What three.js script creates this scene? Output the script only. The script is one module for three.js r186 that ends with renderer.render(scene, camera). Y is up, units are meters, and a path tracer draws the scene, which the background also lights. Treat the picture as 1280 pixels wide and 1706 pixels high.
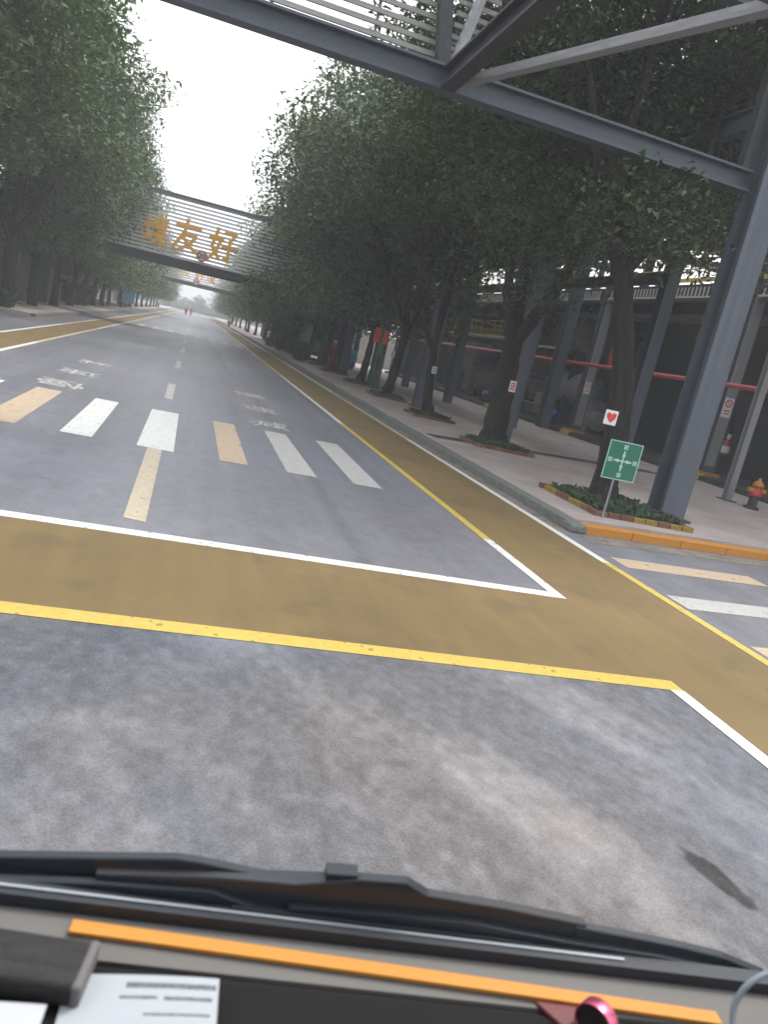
import * as THREE from 'three';
import { RoundedBoxGeometry } from 'three/addons/geometries/RoundedBoxGeometry.js';
import { mergeGeometries } from 'three/addons/utils/BufferGeometryUtils.js';
import { MarchingCubes } from 'three/addons/objects/MarchingCubes.js';
import { FontLoader } from 'three/addons/loaders/FontLoader.js';
import { TextGeometry } from 'three/addons/geometries/TextGeometry.js';

// ------------------------------------------------------------------ camera, sky, sun, exposure
// World: x to the right across the road, y up, -z along the road. Metres. The eye sits in a truck cab, 2 m above the road.
const scene = new THREE.Scene();
const camera = new THREE.PerspectiveCamera(67.29, 769 / 1024, 0.05, 2000);
camera.position.set(0, 2, 0);
{
  const fwd = new THREE.Vector3(-315, -341, 1282).normalize();          // road direction seen by the hand-held phone
  const right = new THREE.Vector3(4406.6, 749, 1282);
  right.addScaledVector(fwd, -right.dot(fwd)).normalize();
  const down = new THREE.Vector3().crossVectors(fwd, right);
  const m = new THREE.Matrix4().makeBasis(
    new THREE.Vector3(right.x, -down.x, -fwd.x), new THREE.Vector3(-right.y, down.y, fwd.y), new THREE.Vector3(-right.z, down.z, fwd.z));
  camera.quaternion.setFromRotationMatrix(m);
}
camera.focus = 5; camera.userData.fStop = 4.5;
const SUN = new THREE.Vector3(0.42, 0.78, -0.42).normalize();
{
  const W = 256, Hh = 128, d = new Float32Array(W * Hh * 4), v = new THREE.Vector3();
  for (let j = 0; j < Hh; j++) for (let i = 0; i < W; i++) {
    const ph = (j + 0.5) / Hh * Math.PI - Math.PI / 2, th = (i + 0.5) / W * 2 * Math.PI - Math.PI;
    v.set(Math.cos(ph) * Math.cos(th), Math.sin(ph), Math.cos(ph) * Math.sin(th));
    const s = Math.max(0, v.y), g = Math.max(0, v.dot(SUN));
    const L = 0.78 + 0.3 * s + 0.45 * Math.pow(g, 5), k = (j * W + i) * 4;
    d[k] = L * 0.985; d[k + 1] = L; d[k + 2] = L * 1.035; d[k + 3] = 1;
  }
  const t = new THREE.DataTexture(d, W, Hh, THREE.RGBAFormat, THREE.FloatType);
  t.mapping = THREE.EquirectangularReflectionMapping; t.magFilter = t.minFilter = THREE.LinearFilter; t.colorSpace = THREE.LinearSRGBColorSpace; t.needsUpdate = true;
  scene.background = t; scene.environment = t; scene.backgroundIntensity = 1; scene.environmentIntensity = 1;
}
const sun = new THREE.DirectionalLight(new THREE.Color(1, 0.95, 0.87), 1.5);
sun.position.copy(SUN).multiplyScalar(120); sun.target.position.set(0, 0, -20);
sun.castShadow = true; sun.shadow.radius = 28; sun.shadow.mapSize.set(2048, 2048);
Object.assign(sun.shadow.camera, { left: -60, right: 60, top: 80, bottom: -60, near: 1, far: 400 });
scene.add(sun, sun.target);
const renderer = new THREE.WebGLRenderer({ antialias: true });
renderer.setSize(769, 1024);
renderer.toneMapping = THREE.LinearToneMapping;
renderer.toneMappingExposure = 2.1;
renderer.shadowMap.enabled = true;
scene.fog = new THREE.FogExp2(new THREE.Color(0.95, 0.97, 1.0), 0.0026);

// ------------------------------------------------------------------ helpers
let seed = 7;
const rnd = () => { seed = (seed * 1664525 + 1013904223) >>> 0; return seed / 4294967296; };
const rr = (a, b) => a + (b - a) * rnd();
const gauss = () => (rnd() + rnd() + rnd() + rnd() - 2) * 1.0;
const lin = (r, g, b) => new THREE.Color().setRGB(r, g, b);
const V = (x, y, d) => new THREE.Vector3(x, y, -d);                       // d = metres ahead along the road
const taken = {};
function numbered(n) { taken[n] = (taken[n] ?? -1) + 1; return taken[n] ? n + '_' + String(taken[n]).padStart(3, '0') : n; }
function mesh(name, geo, mat, parent) { const m = new THREE.Mesh(geo, mat); m.name = name; m.castShadow = m.receiveShadow = true; parent.add(m); return m; }
function tag(o, label, category, group) { o.userData.label = label; o.userData.category = category; if (group) o.userData.group = group; return o; }
function thing(name, label, category, p = V(0, 0, 0), turn = 0, group) {
  const o = new THREE.Group(); o.name = numbered(name); o.position.copy(p); o.rotation.y = turn; scene.add(o); return tag(o, label, category, group);
}
function setting(name) { const o = new THREE.Group(); o.name = numbered(name); o.userData.kind = 'structure'; scene.add(o); return o; }
function box(w, h, l, x = 0, y = 0, z = 0, ry = 0, rx = 0, rz = 0) {
  const g = new THREE.BoxGeometry(w, h, l);
  if (rx) g.rotateX(rx); if (rz) g.rotateZ(rz); if (ry) g.rotateY(ry);
  return g.translate(x, y, z);
}
function rbox(w, h, l, x, y, z, r = 0.01) { return new RoundedBoxGeometry(w, h, l, 2, Math.min(r, w * .49, h * .49, l * .49)).translate(x, y, z); }
function cyl(r0, r1, h, x, y, z, n = 16) { return new THREE.CylinderGeometry(r1, r0, h, n).translate(x, y + h / 2, z); }
function bar(a, b, w, h) {                                                // a box-section bar from a to b
  const d = new THREE.Vector3().subVectors(b, a), L = d.length(), g = new THREE.BoxGeometry(w, h, L);
  const z = d.normalize(), x = new THREE.Vector3(0, 1, 0).cross(z);
  if (x.length() < 1e-3) x.set(1, 0, 0); x.normalize();
  const y = new THREE.Vector3().crossVectors(z, x);
  g.applyMatrix4(new THREE.Matrix4().makeBasis(x, y, z));
  return g.translate((a.x + b.x) / 2, (a.y + b.y) / 2, (a.z + b.z) / 2);
}
function pipe(pts, r, n = 10, seg = 24) { return new THREE.TubeGeometry(new THREE.CatmullRomCurve3(pts), seg, r, n, false); }
const merge = (a) => mergeGeometries(a.map((g) => { const q = g.index ? g.toNonIndexed() : g; for (const k of Object.keys(q.attributes)) if (!['position', 'normal', 'uv'].includes(k)) q.deleteAttribute(k); return q; }));
// I-section post: two flanges and a web, standing at the origin
function hPost(w, l, h, t = 0.05) { return merge([box(w, h, t, 0, h / 2, l / 2 - t / 2), box(w, h, t, 0, h / 2, -l / 2 + t / 2), box(t, h, l - 2 * t, 0, h / 2, 0)]); }
function hBeam(a, b, w, h, t = 0.04) {
  const up = new THREE.Vector3(0, h / 2 - t / 2, 0);
  return merge([bar(a.clone().add(up), b.clone().add(up), w, t), bar(a.clone().sub(up), b.clone().sub(up), w, t), bar(a, b, t, h - 2 * t)]);
}

// ------------------------------------------------------------------ procedural textures
function hash(x, y, s) { let h = Math.imul(x, 374761393) ^ Math.imul(y, 668265263) ^ Math.imul(s, 982451653); h = Math.imul(h ^ (h >>> 13), 1274126177); return ((h ^ (h >>> 16)) >>> 0) / 4294967296; }
function vn(x, y, px, py, s) {                                            // periodic value noise
  const xi = Math.floor(x), yi = Math.floor(y), fx = x - xi, fy = y - yi, u = fx * fx * (3 - 2 * fx), w = fy * fy * (3 - 2 * fy);
  const m = (a, p) => ((a % p) + p) % p, x0 = m(xi, px), x1 = m(xi + 1, px), y0 = m(yi, py), y1 = m(yi + 1, py);
  const a = hash(x0, y0, s), b = hash(x1, y0, s), c = hash(x0, y1, s), d = hash(x1, y1, s);
  return a + (b - a) * u + (c - a + (a - b - c + d) * u) * w;
}
function fbm(x, y, fx, fy, oct, s) { let v = 0, a = 0.5, n = 0; for (let o = 0; o < oct; o++) { v += a * vn(x * fx, y * fy, fx, fy, s + o); n += a; fx *= 2; fy *= 2; a *= 0.55; } return v / n; }
function tex(w, h, f, srgb = true) {
  const d = new Uint8Array(w * h * 4);
  for (let j = 0; j < h; j++) for (let i = 0; i < w; i++) {
    const c = f(i / w, j / h, i, j), k = (j * w + i) * 4;
    if (typeof c === 'number') { d[k] = d[k + 1] = d[k + 2] = 255 * Math.min(1, Math.max(0, c)); } else for (let q = 0; q < 3; q++) d[k + q] = 255 * Math.min(1, Math.max(0, c[q])) ;
    d[k + 3] = 255;
  }
  const t = new THREE.DataTexture(d, w, h); t.wrapS = t.wrapT = THREE.RepeatWrapping; t.magFilter = THREE.LinearFilter; t.minFilter = THREE.LinearMipmapLinearFilter; t.generateMipmaps = true;
  t.colorSpace = srgb ? THREE.SRGBColorSpace : THREE.NoColorSpace; t.needsUpdate = true; return t;
}
const mix = (a, b, t) => a + (b - a) * Math.min(1, Math.max(0, t));
const ss = (a, b, t) => { t = Math.min(1, Math.max(0, (t - a) / (b - a))); return t * t * (3 - 2 * t); };
// generic grain used as multiplier: value around 1 is white
const grainFine = tex(512, 512, (u, v) => { const g = 0.72 + 0.3 * (fbm(u, v, 8, 8, 3, 3) - 0.5) + 0.35 * (vn(u * 256, v * 256, 256, 256, 9) - 0.5) + 0.25 * (vn(u * 96, v * 96, 96, 96, 12) - 0.5); return [g, g, g]; });
const bumpFine = tex(512, 512, (u, v) => 0.5 + 0.5 * (vn(u * 200, v * 200, 200, 200, 5) - 0.5) + 0.4 * (vn(u * 90, v * 90, 90, 90, 6) - 0.5), false);
// road ahead: 8.4 m wide, 64 m long; long tyre streaks, patches, dust
const roadTex = tex(1024, 2048, (u, v, i, j) => {
  const streak = fbm(u, v, 40, 4, 3, 21), patch = fbm(u, v, 4, 14, 4, 31), fine = hash(i, j, 77), mid = fbm(u, v, 64, 420, 2, 41);
  let g = 0.435 + 0.10 * (patch - 0.5) + 0.055 * (streak - 0.5) + 0.045 * (fine - 0.5) + 0.06 * (mid - 0.5);
  for (const c of [0.17, 0.36, 0.66, 0.85]) g -= 0.022 * Math.exp(-Math.pow((u - c) / 0.03, 2)) * (0.4 + streak);   // tyre polish
  const wob = 0.03 * Math.sin(v * 9.2) + 0.05 * (fbm(u * 0 + 0.3, v, 2, 9, 2, 61) - 0.5);
  g -= 0.05 * Math.exp(-Math.pow((u - 0.71 - wob - 0.2 * Math.max(0, 0.16 - v)) / 0.012, 2)) * ss(0.35, 0.6, patch + 0.15);                      // skid mark
  const warm = (fbm(u, v, 3, 20, 3, 71) - 0.5) * 0.03;
  return [g * 0.985 + warm, g * 0.985, g * 1.05 - warm * 0.5];
});
// junction in front of the truck: 14 m square, pale veils of dust and painted windscreen reflections
const junctionTex = tex(2048, 2048, (u, v, i, j) => {
  const x = u * 14 - 6, d = v * 14 - 6;                                    // metres
  const wx = u + 0.035 * fbm(u, v, 6, 6, 2, 5), wv = v + 0.05 * fbm(u, v, 5, 5, 2, 15);
  const cl = fbm(wx, wv, 7, 5, 5, 101), fine = hash(i, j, 7), grit = fbm(u, v, 220, 160, 2, 51), rot = fbm(u * 1.0 + v * 0.5, v - u * 0.25, 28, 6, 3, 91);
  let g = 0.362 + 0.10 * (cl - 0.5) + 0.085 * (fine - 0.5) + 0.11 * (grit - 0.5);
  let dustGlare = 0.085 * ss(0.45, 0.78, rot) * ss(0.36, 0.62, cl + 0.1);
  const R = Math.hypot(x + 0.25, (d - 2.6) * 0.9);
  dustGlare += 0.055 * Math.exp(-Math.pow((R - 0.85) / 0.09, 2)) * ss(2.4, 3.0, d) * (0.3 + cl);     // pale curved sweep
  dustGlare += 0.07 * Math.exp(-Math.pow((x - 0.9 - 0.45 * (3.4 - d)) / 0.22, 2)) * ss(0.35, 0.65, rot + 0.2 * (grit - .5)) * ss(3.9, 3.0, d);
  dustGlare += 0.07 * Math.exp(-Math.pow((x - 1.75 - 0.35 * (2.8 - d)) / 0.14, 2)) * ss(0.35, 0.7, rot) * ss(4.2, 3.0, d);
  g += dustGlare;
  const st = Math.hypot((x - 2.72 + 0.25 * (d - 2.6)) / 0.07, (d - 2.6) / 0.2); g -= 0.2 * ss(1.25, 0.75, st + 0.5 * (grit - 0.5));   // dark oblong patch
  const b = (fbm(u, v, 9, 9, 3, 131) - 0.5) * 0.05;
  return [g * 1.0 + dustGlare * 0.10 - b, g * 1.0, g * 1.045 - dustGlare * 0.12 + b];
});
const ochreTex = tex(1024, 1024, (u, v, i, j) => {
  const c = fbm(u, v, 5, 5, 5, 11), s = fbm(u, v, 30, 4, 3, 17), f = hash(i, j, 3), k = 1 + 0.16 * (c - 0.5) + 0.1 * (s - 0.5) + 0.09 * (f - 0.5), dirt = ss(0.56, 0.78, fbm(u, v, 9, 9, 4, 19)) * 0.08;
  return [0.435 * k * (1 - dirt), 0.358 * k * (1 - dirt * 0.9), 0.218 * k * (1 - dirt * 0.6)];
});
const paveTex = tex(1024, 1024, (u, v, i, j) => {
  const c = fbm(u, v, 6, 6, 4, 23), f = hash(i, j, 13), k = 0.60 + 0.12 * (c - 0.5) + 0.06 * (f - 0.5);
  return [k * 1.045, k * 0.975, k * 0.95];
});
const paintTex = tex(512, 512, (u, v, i, j) => { const w = fbm(u, v, 24, 24, 4, 29), f = hash(i, j, 43), k = 0.93 + 0.14 * (w - 0.5) + 0.08 * (f - 0.5) - 0.28 * ss(0.66, 0.8, w); return [k, k, k * 0.99]; });
const steelTex = tex(512, 512, (u, v, i, j) => { const w = fbm(u, v, 10, 3, 4, 33), s = fbm(u, v, 40, 3, 3, 37), k = 0.86 + 0.22 * (w - 0.5) + 0.16 * (s - 0.5) + 0.03 * (hash(i, j, 5) - 0.5), r = ss(0.64, 0.8, fbm(u, v, 14, 8, 4, 47)) * 0.25; return [k * (1 + r * 0.15), k * (1 - r * 0.3), k * (1 - r * 0.55)]; });
const barkTex = tex(512, 512, (u, v, i, j) => { const w = fbm(u, v, 26, 6, 4, 53), k = 0.55 + 0.75 * (w - 0.5) + 0.1 * (hash(i, j, 1) - 0.5); return [k, k, k]; });
const barkBump = tex(512, 512, (u, v) => fbm(u, v, 26, 6, 4, 53), false);

const std = (c, o = {}) => new THREE.MeshStandardMaterial({ color: c, roughness: 0.8, ...o });
const M = {
  road: std(0xffffff, { map: roadTex, roughness: 0.5, bumpMap: bumpFine, bumpScale: 0.003 }),
  junction: std(0xffffff, { map: junctionTex, roughness: 0.85, bumpMap: bumpFine, bumpScale: 0.003 }),
  ochre: std(0xffffff, { map: ochreTex, roughness: 0.75, bumpMap: bumpFine, bumpScale: 0.002 }),
  pave: std(0xffffff, { map: paveTex, roughness: 0.85, bumpMap: bumpFine, bumpScale: 0.002 }),
  white: std(lin(0.72, 0.72, 0.71), { map: paintTex, roughness: 0.65 }),
  oldWhite: std(lin(0.46, 0.45, 0.44), { map: paintTex, roughness: 0.7 }),
  tan: std(lin(0.52, 0.40, 0.285), { map: paintTex, roughness: 0.7 }),
  cream: std(lin(0.56, 0.48, 0.36), { map: paintTex, roughness: 0.7 }),
  yellow: std(lin(0.60, 0.44, 0.09), { map: paintTex, roughness: 0.6 }),
  orange: std(lin(0.50, 0.21, 0.025), { map: paintTex, roughness: 0.7 }),
  glyph: std(lin(0.44, 0.43, 0.42), { map: paintTex, roughness: 0.75 }),
  concrete: std(lin(0.33, 0.32, 0.30), { map: grainFine, roughness: 0.9 }),
  gutter: std(lin(0.36, 0.32, 0.27), { map: grainFine, roughness: 0.9 }),
  kerb: std(lin(0.26, 0.285, 0.265), { map: grainFine, roughness: 0.85 }),
  ground: std(lin(0.10, 0.10, 0.08), { map: grainFine, roughness: 1 }),
  soil: std(lin(0.045, 0.055, 0.03), { map: grainFine, roughness: 1 }),
  brick: std(lin(0.30, 0.14, 0.085), { map: grainFine, roughness: 0.9 }),
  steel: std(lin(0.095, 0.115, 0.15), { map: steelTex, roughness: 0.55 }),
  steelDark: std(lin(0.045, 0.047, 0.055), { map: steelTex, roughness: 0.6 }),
  steelPale: std(lin(0.33, 0.34, 0.36), { map: steelTex, roughness: 0.5 }),
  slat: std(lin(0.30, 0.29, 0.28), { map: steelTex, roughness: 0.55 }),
  slatHazed: std(lin(0.62, 0.62, 0.63), { map: steelTex, roughness: 0.5 }),  // far slats paler than the near ones: haze put into their colour
  beige: std(lin(0.34, 0.31, 0.25), { map: steelTex, roughness: 0.5 }),
  grating: std(lin(0.5, 0.46, 0.42), { roughness: 0.7 }),
  red: std(lin(0.42, 0.035, 0.04), { roughness: 0.5 }),
  redPipe: std(lin(0.50, 0.07, 0.085), { roughness: 0.45 }),
  signRed: std(lin(0.60, 0.04, 0.04), { roughness: 0.5 }),
  signOrange: std(lin(0.75, 0.10, 0.03), { roughness: 0.5 }),
  signGreen: std(lin(0.008, 0.13, 0.072), { roughness: 0.4 }),
  green: std(lin(0.03, 0.16, 0.07), { roughness: 0.5 }),
  signWhite: std(lin(0.68, 0.68, 0.66), { roughness: 0.5 }),
  signMint: std(lin(0.36, 0.55, 0.47), { roughness: 0.5 }),
  skyBlue: std(lin(0.16, 0.46, 0.70), { roughness: 0.5 }),
  blue: std(lin(0.012, 0.05, 0.26), { roughness: 0.45 }),
  letter: std(lin(0.85, 0.43, 0.05), { roughness: 0.5 }),
  wallGrey: std(lin(0.17, 0.18, 0.195), { map: steelTex, roughness: 0.7 }),
  wallWhite: std(lin(0.62, 0.62, 0.61), { map: steelTex, roughness: 0.7 }),
  wallPale: std(lin(0.42, 0.40, 0.37), { map: steelTex, roughness: 0.8 }),
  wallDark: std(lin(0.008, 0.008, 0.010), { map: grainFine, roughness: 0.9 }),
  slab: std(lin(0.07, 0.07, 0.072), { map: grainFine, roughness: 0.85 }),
  bark: std(lin(0.058, 0.046, 0.04), { map: barkTex, bumpMap: barkBump, bumpScale: 0.03, roughness: 0.95 }),
  black: std(lin(0.012, 0.012, 0.013), { roughness: 0.55 }),
  rubber: std(lin(0.022, 0.027, 0.036), { roughness: 0.42 }),
  drain: std(lin(0.025, 0.025, 0.026), { roughness: 0.8 }),
};
// ------------------------------------------------------------------ ground, road, pavement
function sheet(name, pts, y, mat, parent, sx = 1, sd = 1, ox = 0, od = 0) {   // flat polygon in (x, ahead); uv in metres times scale
  const s = new THREE.Shape(pts.map(([x, d]) => new THREE.Vector2(x, d))), g = new THREE.ShapeGeometry(s), p = g.attributes.position, uv = g.attributes.uv;
  for (let i = 0; i < p.count; i++) { const x = p.getX(i), d = p.getY(i); uv.setXY(i, (x - ox) * sx, (d - od) * sd); p.setXYZ(i, x, y, -d); }
  g.computeVertexNormals();
  return mesh(name, g, mat, parent);
}
const rect = (x0, x1, d0, d1) => [[x0, d0], [x1, d0], [x1, d1], [x0, d1]];
const ground = setting('ground');
sheet('terrain', rect(-500, 500, -300, 900), -0.02, M.ground, ground, 0.3, 0.3);
const road = setting('road');
sheet('asphalt', rect(-60, 60, -30, -6.0), 0.0, M.junction, road, 1 / 14, 1 / 14, -6, -6);
sheet('asphalt', rect(-60, 60, -6.0, 5.8), 0.0, M.junction, road, 1 / 14, 1 / 14, -6, -6);
sheet('asphalt', [[-60, 5.8], [60, 5.8], [60, 17], [6.5, 10.6], [6.5, 320], [-6.7, 320], [-6.7, 38.2], [-60, 38.2]], 0.0, M.road, road, 1 / 8.4, 1 / 64, -4.3, 5.8);
const Y1 = 0.002, Y2 = 0.0036, Y3 = 0.0052;
// ochre cycle lanes, and the ochre band that crosses the road
sheet('cycle_lane', [[-30, 4.8], [4.05, 4.8], [4.05, -20], [5.65, -20], [5.65, 320], [4.0, 320], [4.0, 6.75], [-30, 6.75]], Y1, M.ochre, road, 0.25, 0.25);
sheet('cycle_lane', rect(-5.45, -4.25, 12, 320), Y1, M.ochre, road, 0.25, 0.25);
function lineX(name, d0, d1, x0, x1, mat, skew = 0) { sheet(name, [[x0, d0], [x1, d0 + skew], [x1, d1 + skew], [x0, d1]], Y2, mat, road, 0.7, 0.7, rr(0, 3), rr(0, 3)); }
lineX('stop_line', 6.70, 6.87, -30, 3.93, M.white); lineX('edge_line', 4.70, 4.88, -30, 4.06, M.yellow);
const edge = (x, list) => list.forEach(([d0, d1, m]) => sheet('edge_line', rect(x - 0.065, x + 0.065, d0, d1), Y3, m, road, 0.7, 0.7, rr(0, 3), rr(0, 3)));
edge(3.995, [[-20, 4.70, M.white], [6.70, 8.8, M.white], [8.8, 19.2, M.yellow], [19.2, 34, M.white], [34, 50, M.yellow], [50, 66, M.white], [66, 84, M.yellow], [84, 320, M.white]]);
edge(5.62, [[-20, -4, M.white], [-4, 8.6, M.yellow], [8.6, 18.6, M.white], [18.6, 30, M.cream], [30, 46, M.white], [46, 60, M.cream], [60, 320, M.white]]);
edge(-4.25, [[12, 24.8, M.white], [24.8, 40, M.cream], [40, 56, M.white], [56, 75, M.cream], [75, 320, M.white]]);
edge(-5.45, [[12, 25.8, M.cream], [25.8, 37, M.white], [37, 60, M.cream], [60, 320, M.white]]);
const stripe = (x0, x1, d0, d1, mat, n = 'crosswalk_stripe', y = Y1) => sheet(n, [[x0 + rr(-.015, .015), d0 + rr(-.03, .03)], [x1 + rr(-.015, .015), d0 + rr(-.03, .03)], [x1 + rr(-.015, .015), d1 + rr(-.03, .03)], [x0 + rr(-.015, .015), d1 + rr(-.03, .03)]], y, mat, road, 0.6, 0.6, rr(0, 3), rr(0, 3));
[[-3.45, -3.0, M.white], [-2.48, -2.04, M.tan], [-1.48, -1.05, M.white], [-0.46, 0.03, M.white], [0.67, 1.08, M.tan], [1.66, 2.1, M.oldWhite], [2.68, 3.15, M.oldWhite]].forEach(([a, b, m]) => stripe(a, b, 11.02, 15.08, m));
stripe(-0.33, -0.13, 7.2, 11.02, M.cream, 'lane_dash', Y2);
for (const [a, b] of [[17.2, 20.6], [26, 29.6], [35.2, 39.2], [44.5, 48], [63.5, 67], [72.5, 76], [81.5, 85], [90, 94], [100, 104], [110, 114]]) stripe(-0.32, -0.14, a, b, M.oldWhite, 'lane_dash');
for (let k = 0; k < 8; k++) stripe(-3.6 + k * 0.98, -3.15 + k * 0.98, 55.8, 59.8, M.oldWhite);
// crosswalk over the side road
lineX('crosswalk_stripe', 8.52, 8.98, 5.9, 8.4, M.tan, 0.24); lineX('crosswalk_stripe', 7.0, 7.45, 5.76, 8.2, M.oldWhite, 0.24); lineX('crosswalk_stripe', 5.6, 6.0, 5.76, 8.2, M.tan, 0.24);
// worn lettering, three characters in each lane
const GLYPH = {
  slow1: [[[.05, .85], [.2, .75]], [[.02, .3], [.2, .55]], [[.3, .8], [.97, .8]], [[.35, .8], [.3, .3], [.15, .05]], [[.42, .6], [.68, .6]], [[.42, .45], [.68, .45], [.68, .2], [.42, .2], [.42, .45]], [[.72, .97], [.78, .4], [.95, .1]], [[.93, .6], [.7, .15]], [[.85, .95], [.95, .88]]],
  slow2: [[[.1, .92], [.22, .8]], [[.03, .6], [.2, .6], [.2, .25], [.06, .1]], [[.2, .18], [.5, .06], [.98, .06]], [[.33, .85], [.97, .85]], [[.4, .7], [.9, .7], [.9, .5], [.4, .5], [.4, .7]], [[.64, .98], [.64, .14]], [[.6, .48], [.34, .2]], [[.68, .48], [.93, .22]]],
  slow3: [[[.15, .98], [.15, .02]], [[.04, .78], [.06, .5]], [[.22, .8], [.28, .65]], [[.4, .95], [.85, .95], [.85, .72], [.4, .72], [.4, .95]], [[.4, .84], [.85, .84]], [[.33, .6], [.95, .6], [.95, .42], [.33, .42], [.33, .6]], [[.53, .6], [.53, .42]], [[.74, .6], [.74, .42]], [[.38, .32], [.88, .32], [.6, .1], [.3, 0]], [[.45, .26], [.65, .1], [.97, 0]]],
  you: [[[.08, .78], [.92, .78]], [[.45, .98], [.38, .6], [.06, .1]], [[.36, .52], [.8, .52], [.6, .25], [.22, .02]], [[.38, .42], [.6, .2], [.95, .03]]],
  hao: [[[.27, .98], [.12, .42], [.4, .1]], [[.43, .72], [.3, .3], [.04, .02]], [[.02, .7], [.48, .7]], [[.54, .9], [.92, .9], [.74, .66]], [[.74, .66], [.74, .05], [.6, .1]], [[.5, .48], [.99, .48]]],
  jing: [[[.02, .62], [.34, .62]], [[.18, .92], [.18, .2]], [[.0, .14], [.36, .25]], [[.66, 1], [.66, .9]], [[.42, .87], [.94, .87]], [[.38, .7], [.98, .7]], [[.53, .84], [.57, .72]], [[.8, .84], [.76, .72]], [[.48, .6], [.86, .6], [.86, .32], [.48, .32], [.48, .6]], [[.48, .46], [.86, .46]], [[.6, .3], [.54, .12], [.38, .02]], [[.72, .3], [.72, .06], [.97, .06], [.97, .18]]],
};
function glyphGeo(strokes, w, h, t, depth) {                               // strokes as bars; the character stands in the xy plane
  const out = [];
  strokes.forEach((s, si) => { for (let i = 0; i + 1 < s.length; i++) {
    const a = new THREE.Vector2(s[i][0] * w, s[i][1] * h), b = new THREE.Vector2(s[i + 1][0] * w, s[i + 1][1] * h), L = a.distanceTo(b) + t * 0.7;
    const g = new THREE.BoxGeometry(L, t, depth + si * 0.0006 + i * 0.0002); g.rotateZ(Math.atan2(b.y - a.y, b.x - a.x)); out.push(g.translate((a.x + b.x) / 2 - w / 2, (a.y + b.y) / 2, 0)); } });
  return merge(out);
}
for (const [x, face] of [[-2.25, -1], [1.84, 1]]) [15.6, 18.2, 21.3].forEach((d, i) => {
  const g = glyphGeo(GLYPH[['slow1', 'slow2', 'slow3'][face > 0 ? i : 2 - i]], 0.86, 1.05, 0.075, 0.001); g.translate(0, -0.57, 0); g.rotateX(-Math.PI / 2); if (face < 0) g.rotateY(Math.PI);
  mesh('road_character', g.translate(x, 0.0026, -(d + 0.6)), M.glyph, road);
});

// right pavement with kerb, gutter, tree pits
const PH = 0.13;
const pavement = setting('pavement');
function slabGeo(pts, h, y0 = 0) { const s = new THREE.Shape(pts.map(([x, d]) => new THREE.Vector2(x, d))), g = new THREE.ExtrudeGeometry(s, { depth: h, bevelEnabled: false }); g.rotateX(-Math.PI / 2); return g.translate(0, y0, 0); }
mesh('paving', slabGeo([[6.23, 10.75], [60, 17.3], [60, 320], [6.23, 320]], PH), M.pave, pavement).geometry.attributes.uv.array.forEach((v, i, a) => { a[i] = v * 0.22; });
sheet('gutter', [[5.7, 10.2], [5.96, 10.2], [5.96, 320], [5.7, 320]], Y1, M.gutter, pavement, 0.4, 0.4);
sheet('gutter', [[6.0, 9.72], [60, 16.3], [60, 16.62], [6.0, 10.06]], Y2, M.gutter, pavement, 0.4, 0.4);
const stoneG = new RoundedBoxGeometry(0.25, PH + 0.014, 0.992, 2, 0.014), stoneB = new RoundedBoxGeometry(0.992, PH + 0.014, 0.25, 2, 0.014);
for (let k = 0; k < 90; k++) { const s = mesh('kerb_stone', stoneG, M.kerb, pavement); s.position.set(6.10 + rr(-.003, .003), PH / 2 + rr(-.003, .003), -(11.0 + k)); }
mesh('kerb_stone', box(0.25, PH + 0.012, 220, 6.10, PH / 2, -210.6), M.kerb, pavement);
for (let k = 0; k < 16; k++) { const s = mesh('kerb_stone', stoneB, M.orange, pavement); s.position.set(6.6 + k * 0.993, PH / 2 + rr(-.003, .003), -(10.44 + k * 0.1205)); s.rotation.y = 0.121; }
mesh('kerb_stone', new RoundedBoxGeometry(0.3, PH + 0.016, 0.3, 2, 0.05).translate(6.08, PH / 2, -10.38), M.kerb, pavement);
// left pavements
const pavementL = setting('pavement');
for (const [d0, d1] of [[38.2, 320], [14, 31]]) {
  mesh('paving', slabGeo([[-40, d0], [-6.95, d0], [-6.95, d1], [-40, d1]], PH), M.pave, pavementL).geometry.attributes.uv.array.forEach((v, i, a) => { a[i] = v * 0.22; });
  for (let d = d0 + 0.5; d < Math.min(d1, 100); d += 1) { const s = mesh('kerb_stone', stoneG, M.concrete, pavementL); s.position.set(-6.825, PH / 2, -d); }
}
mesh('kerb_stone', box(0.25, PH + 0.012, 220, -6.825, PH / 2, -210.2), M.concrete, pavementL);
const drain = thing('drain_channel', 'thin dark drainage channel crossing the pavement beside the thick forked tree', 'drain');
mesh('grate', bar(V(6.5, PH + 0.006, 19.4), V(15.2, PH + 0.006, 22.1), 0.5, 0.03), M.drain, drain);
mesh('rim', bar(V(6.5, PH + 0.004, 19.1), V(15.2, PH + 0.004, 21.8), 0.06, 0.03), M.concrete, drain);

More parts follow.
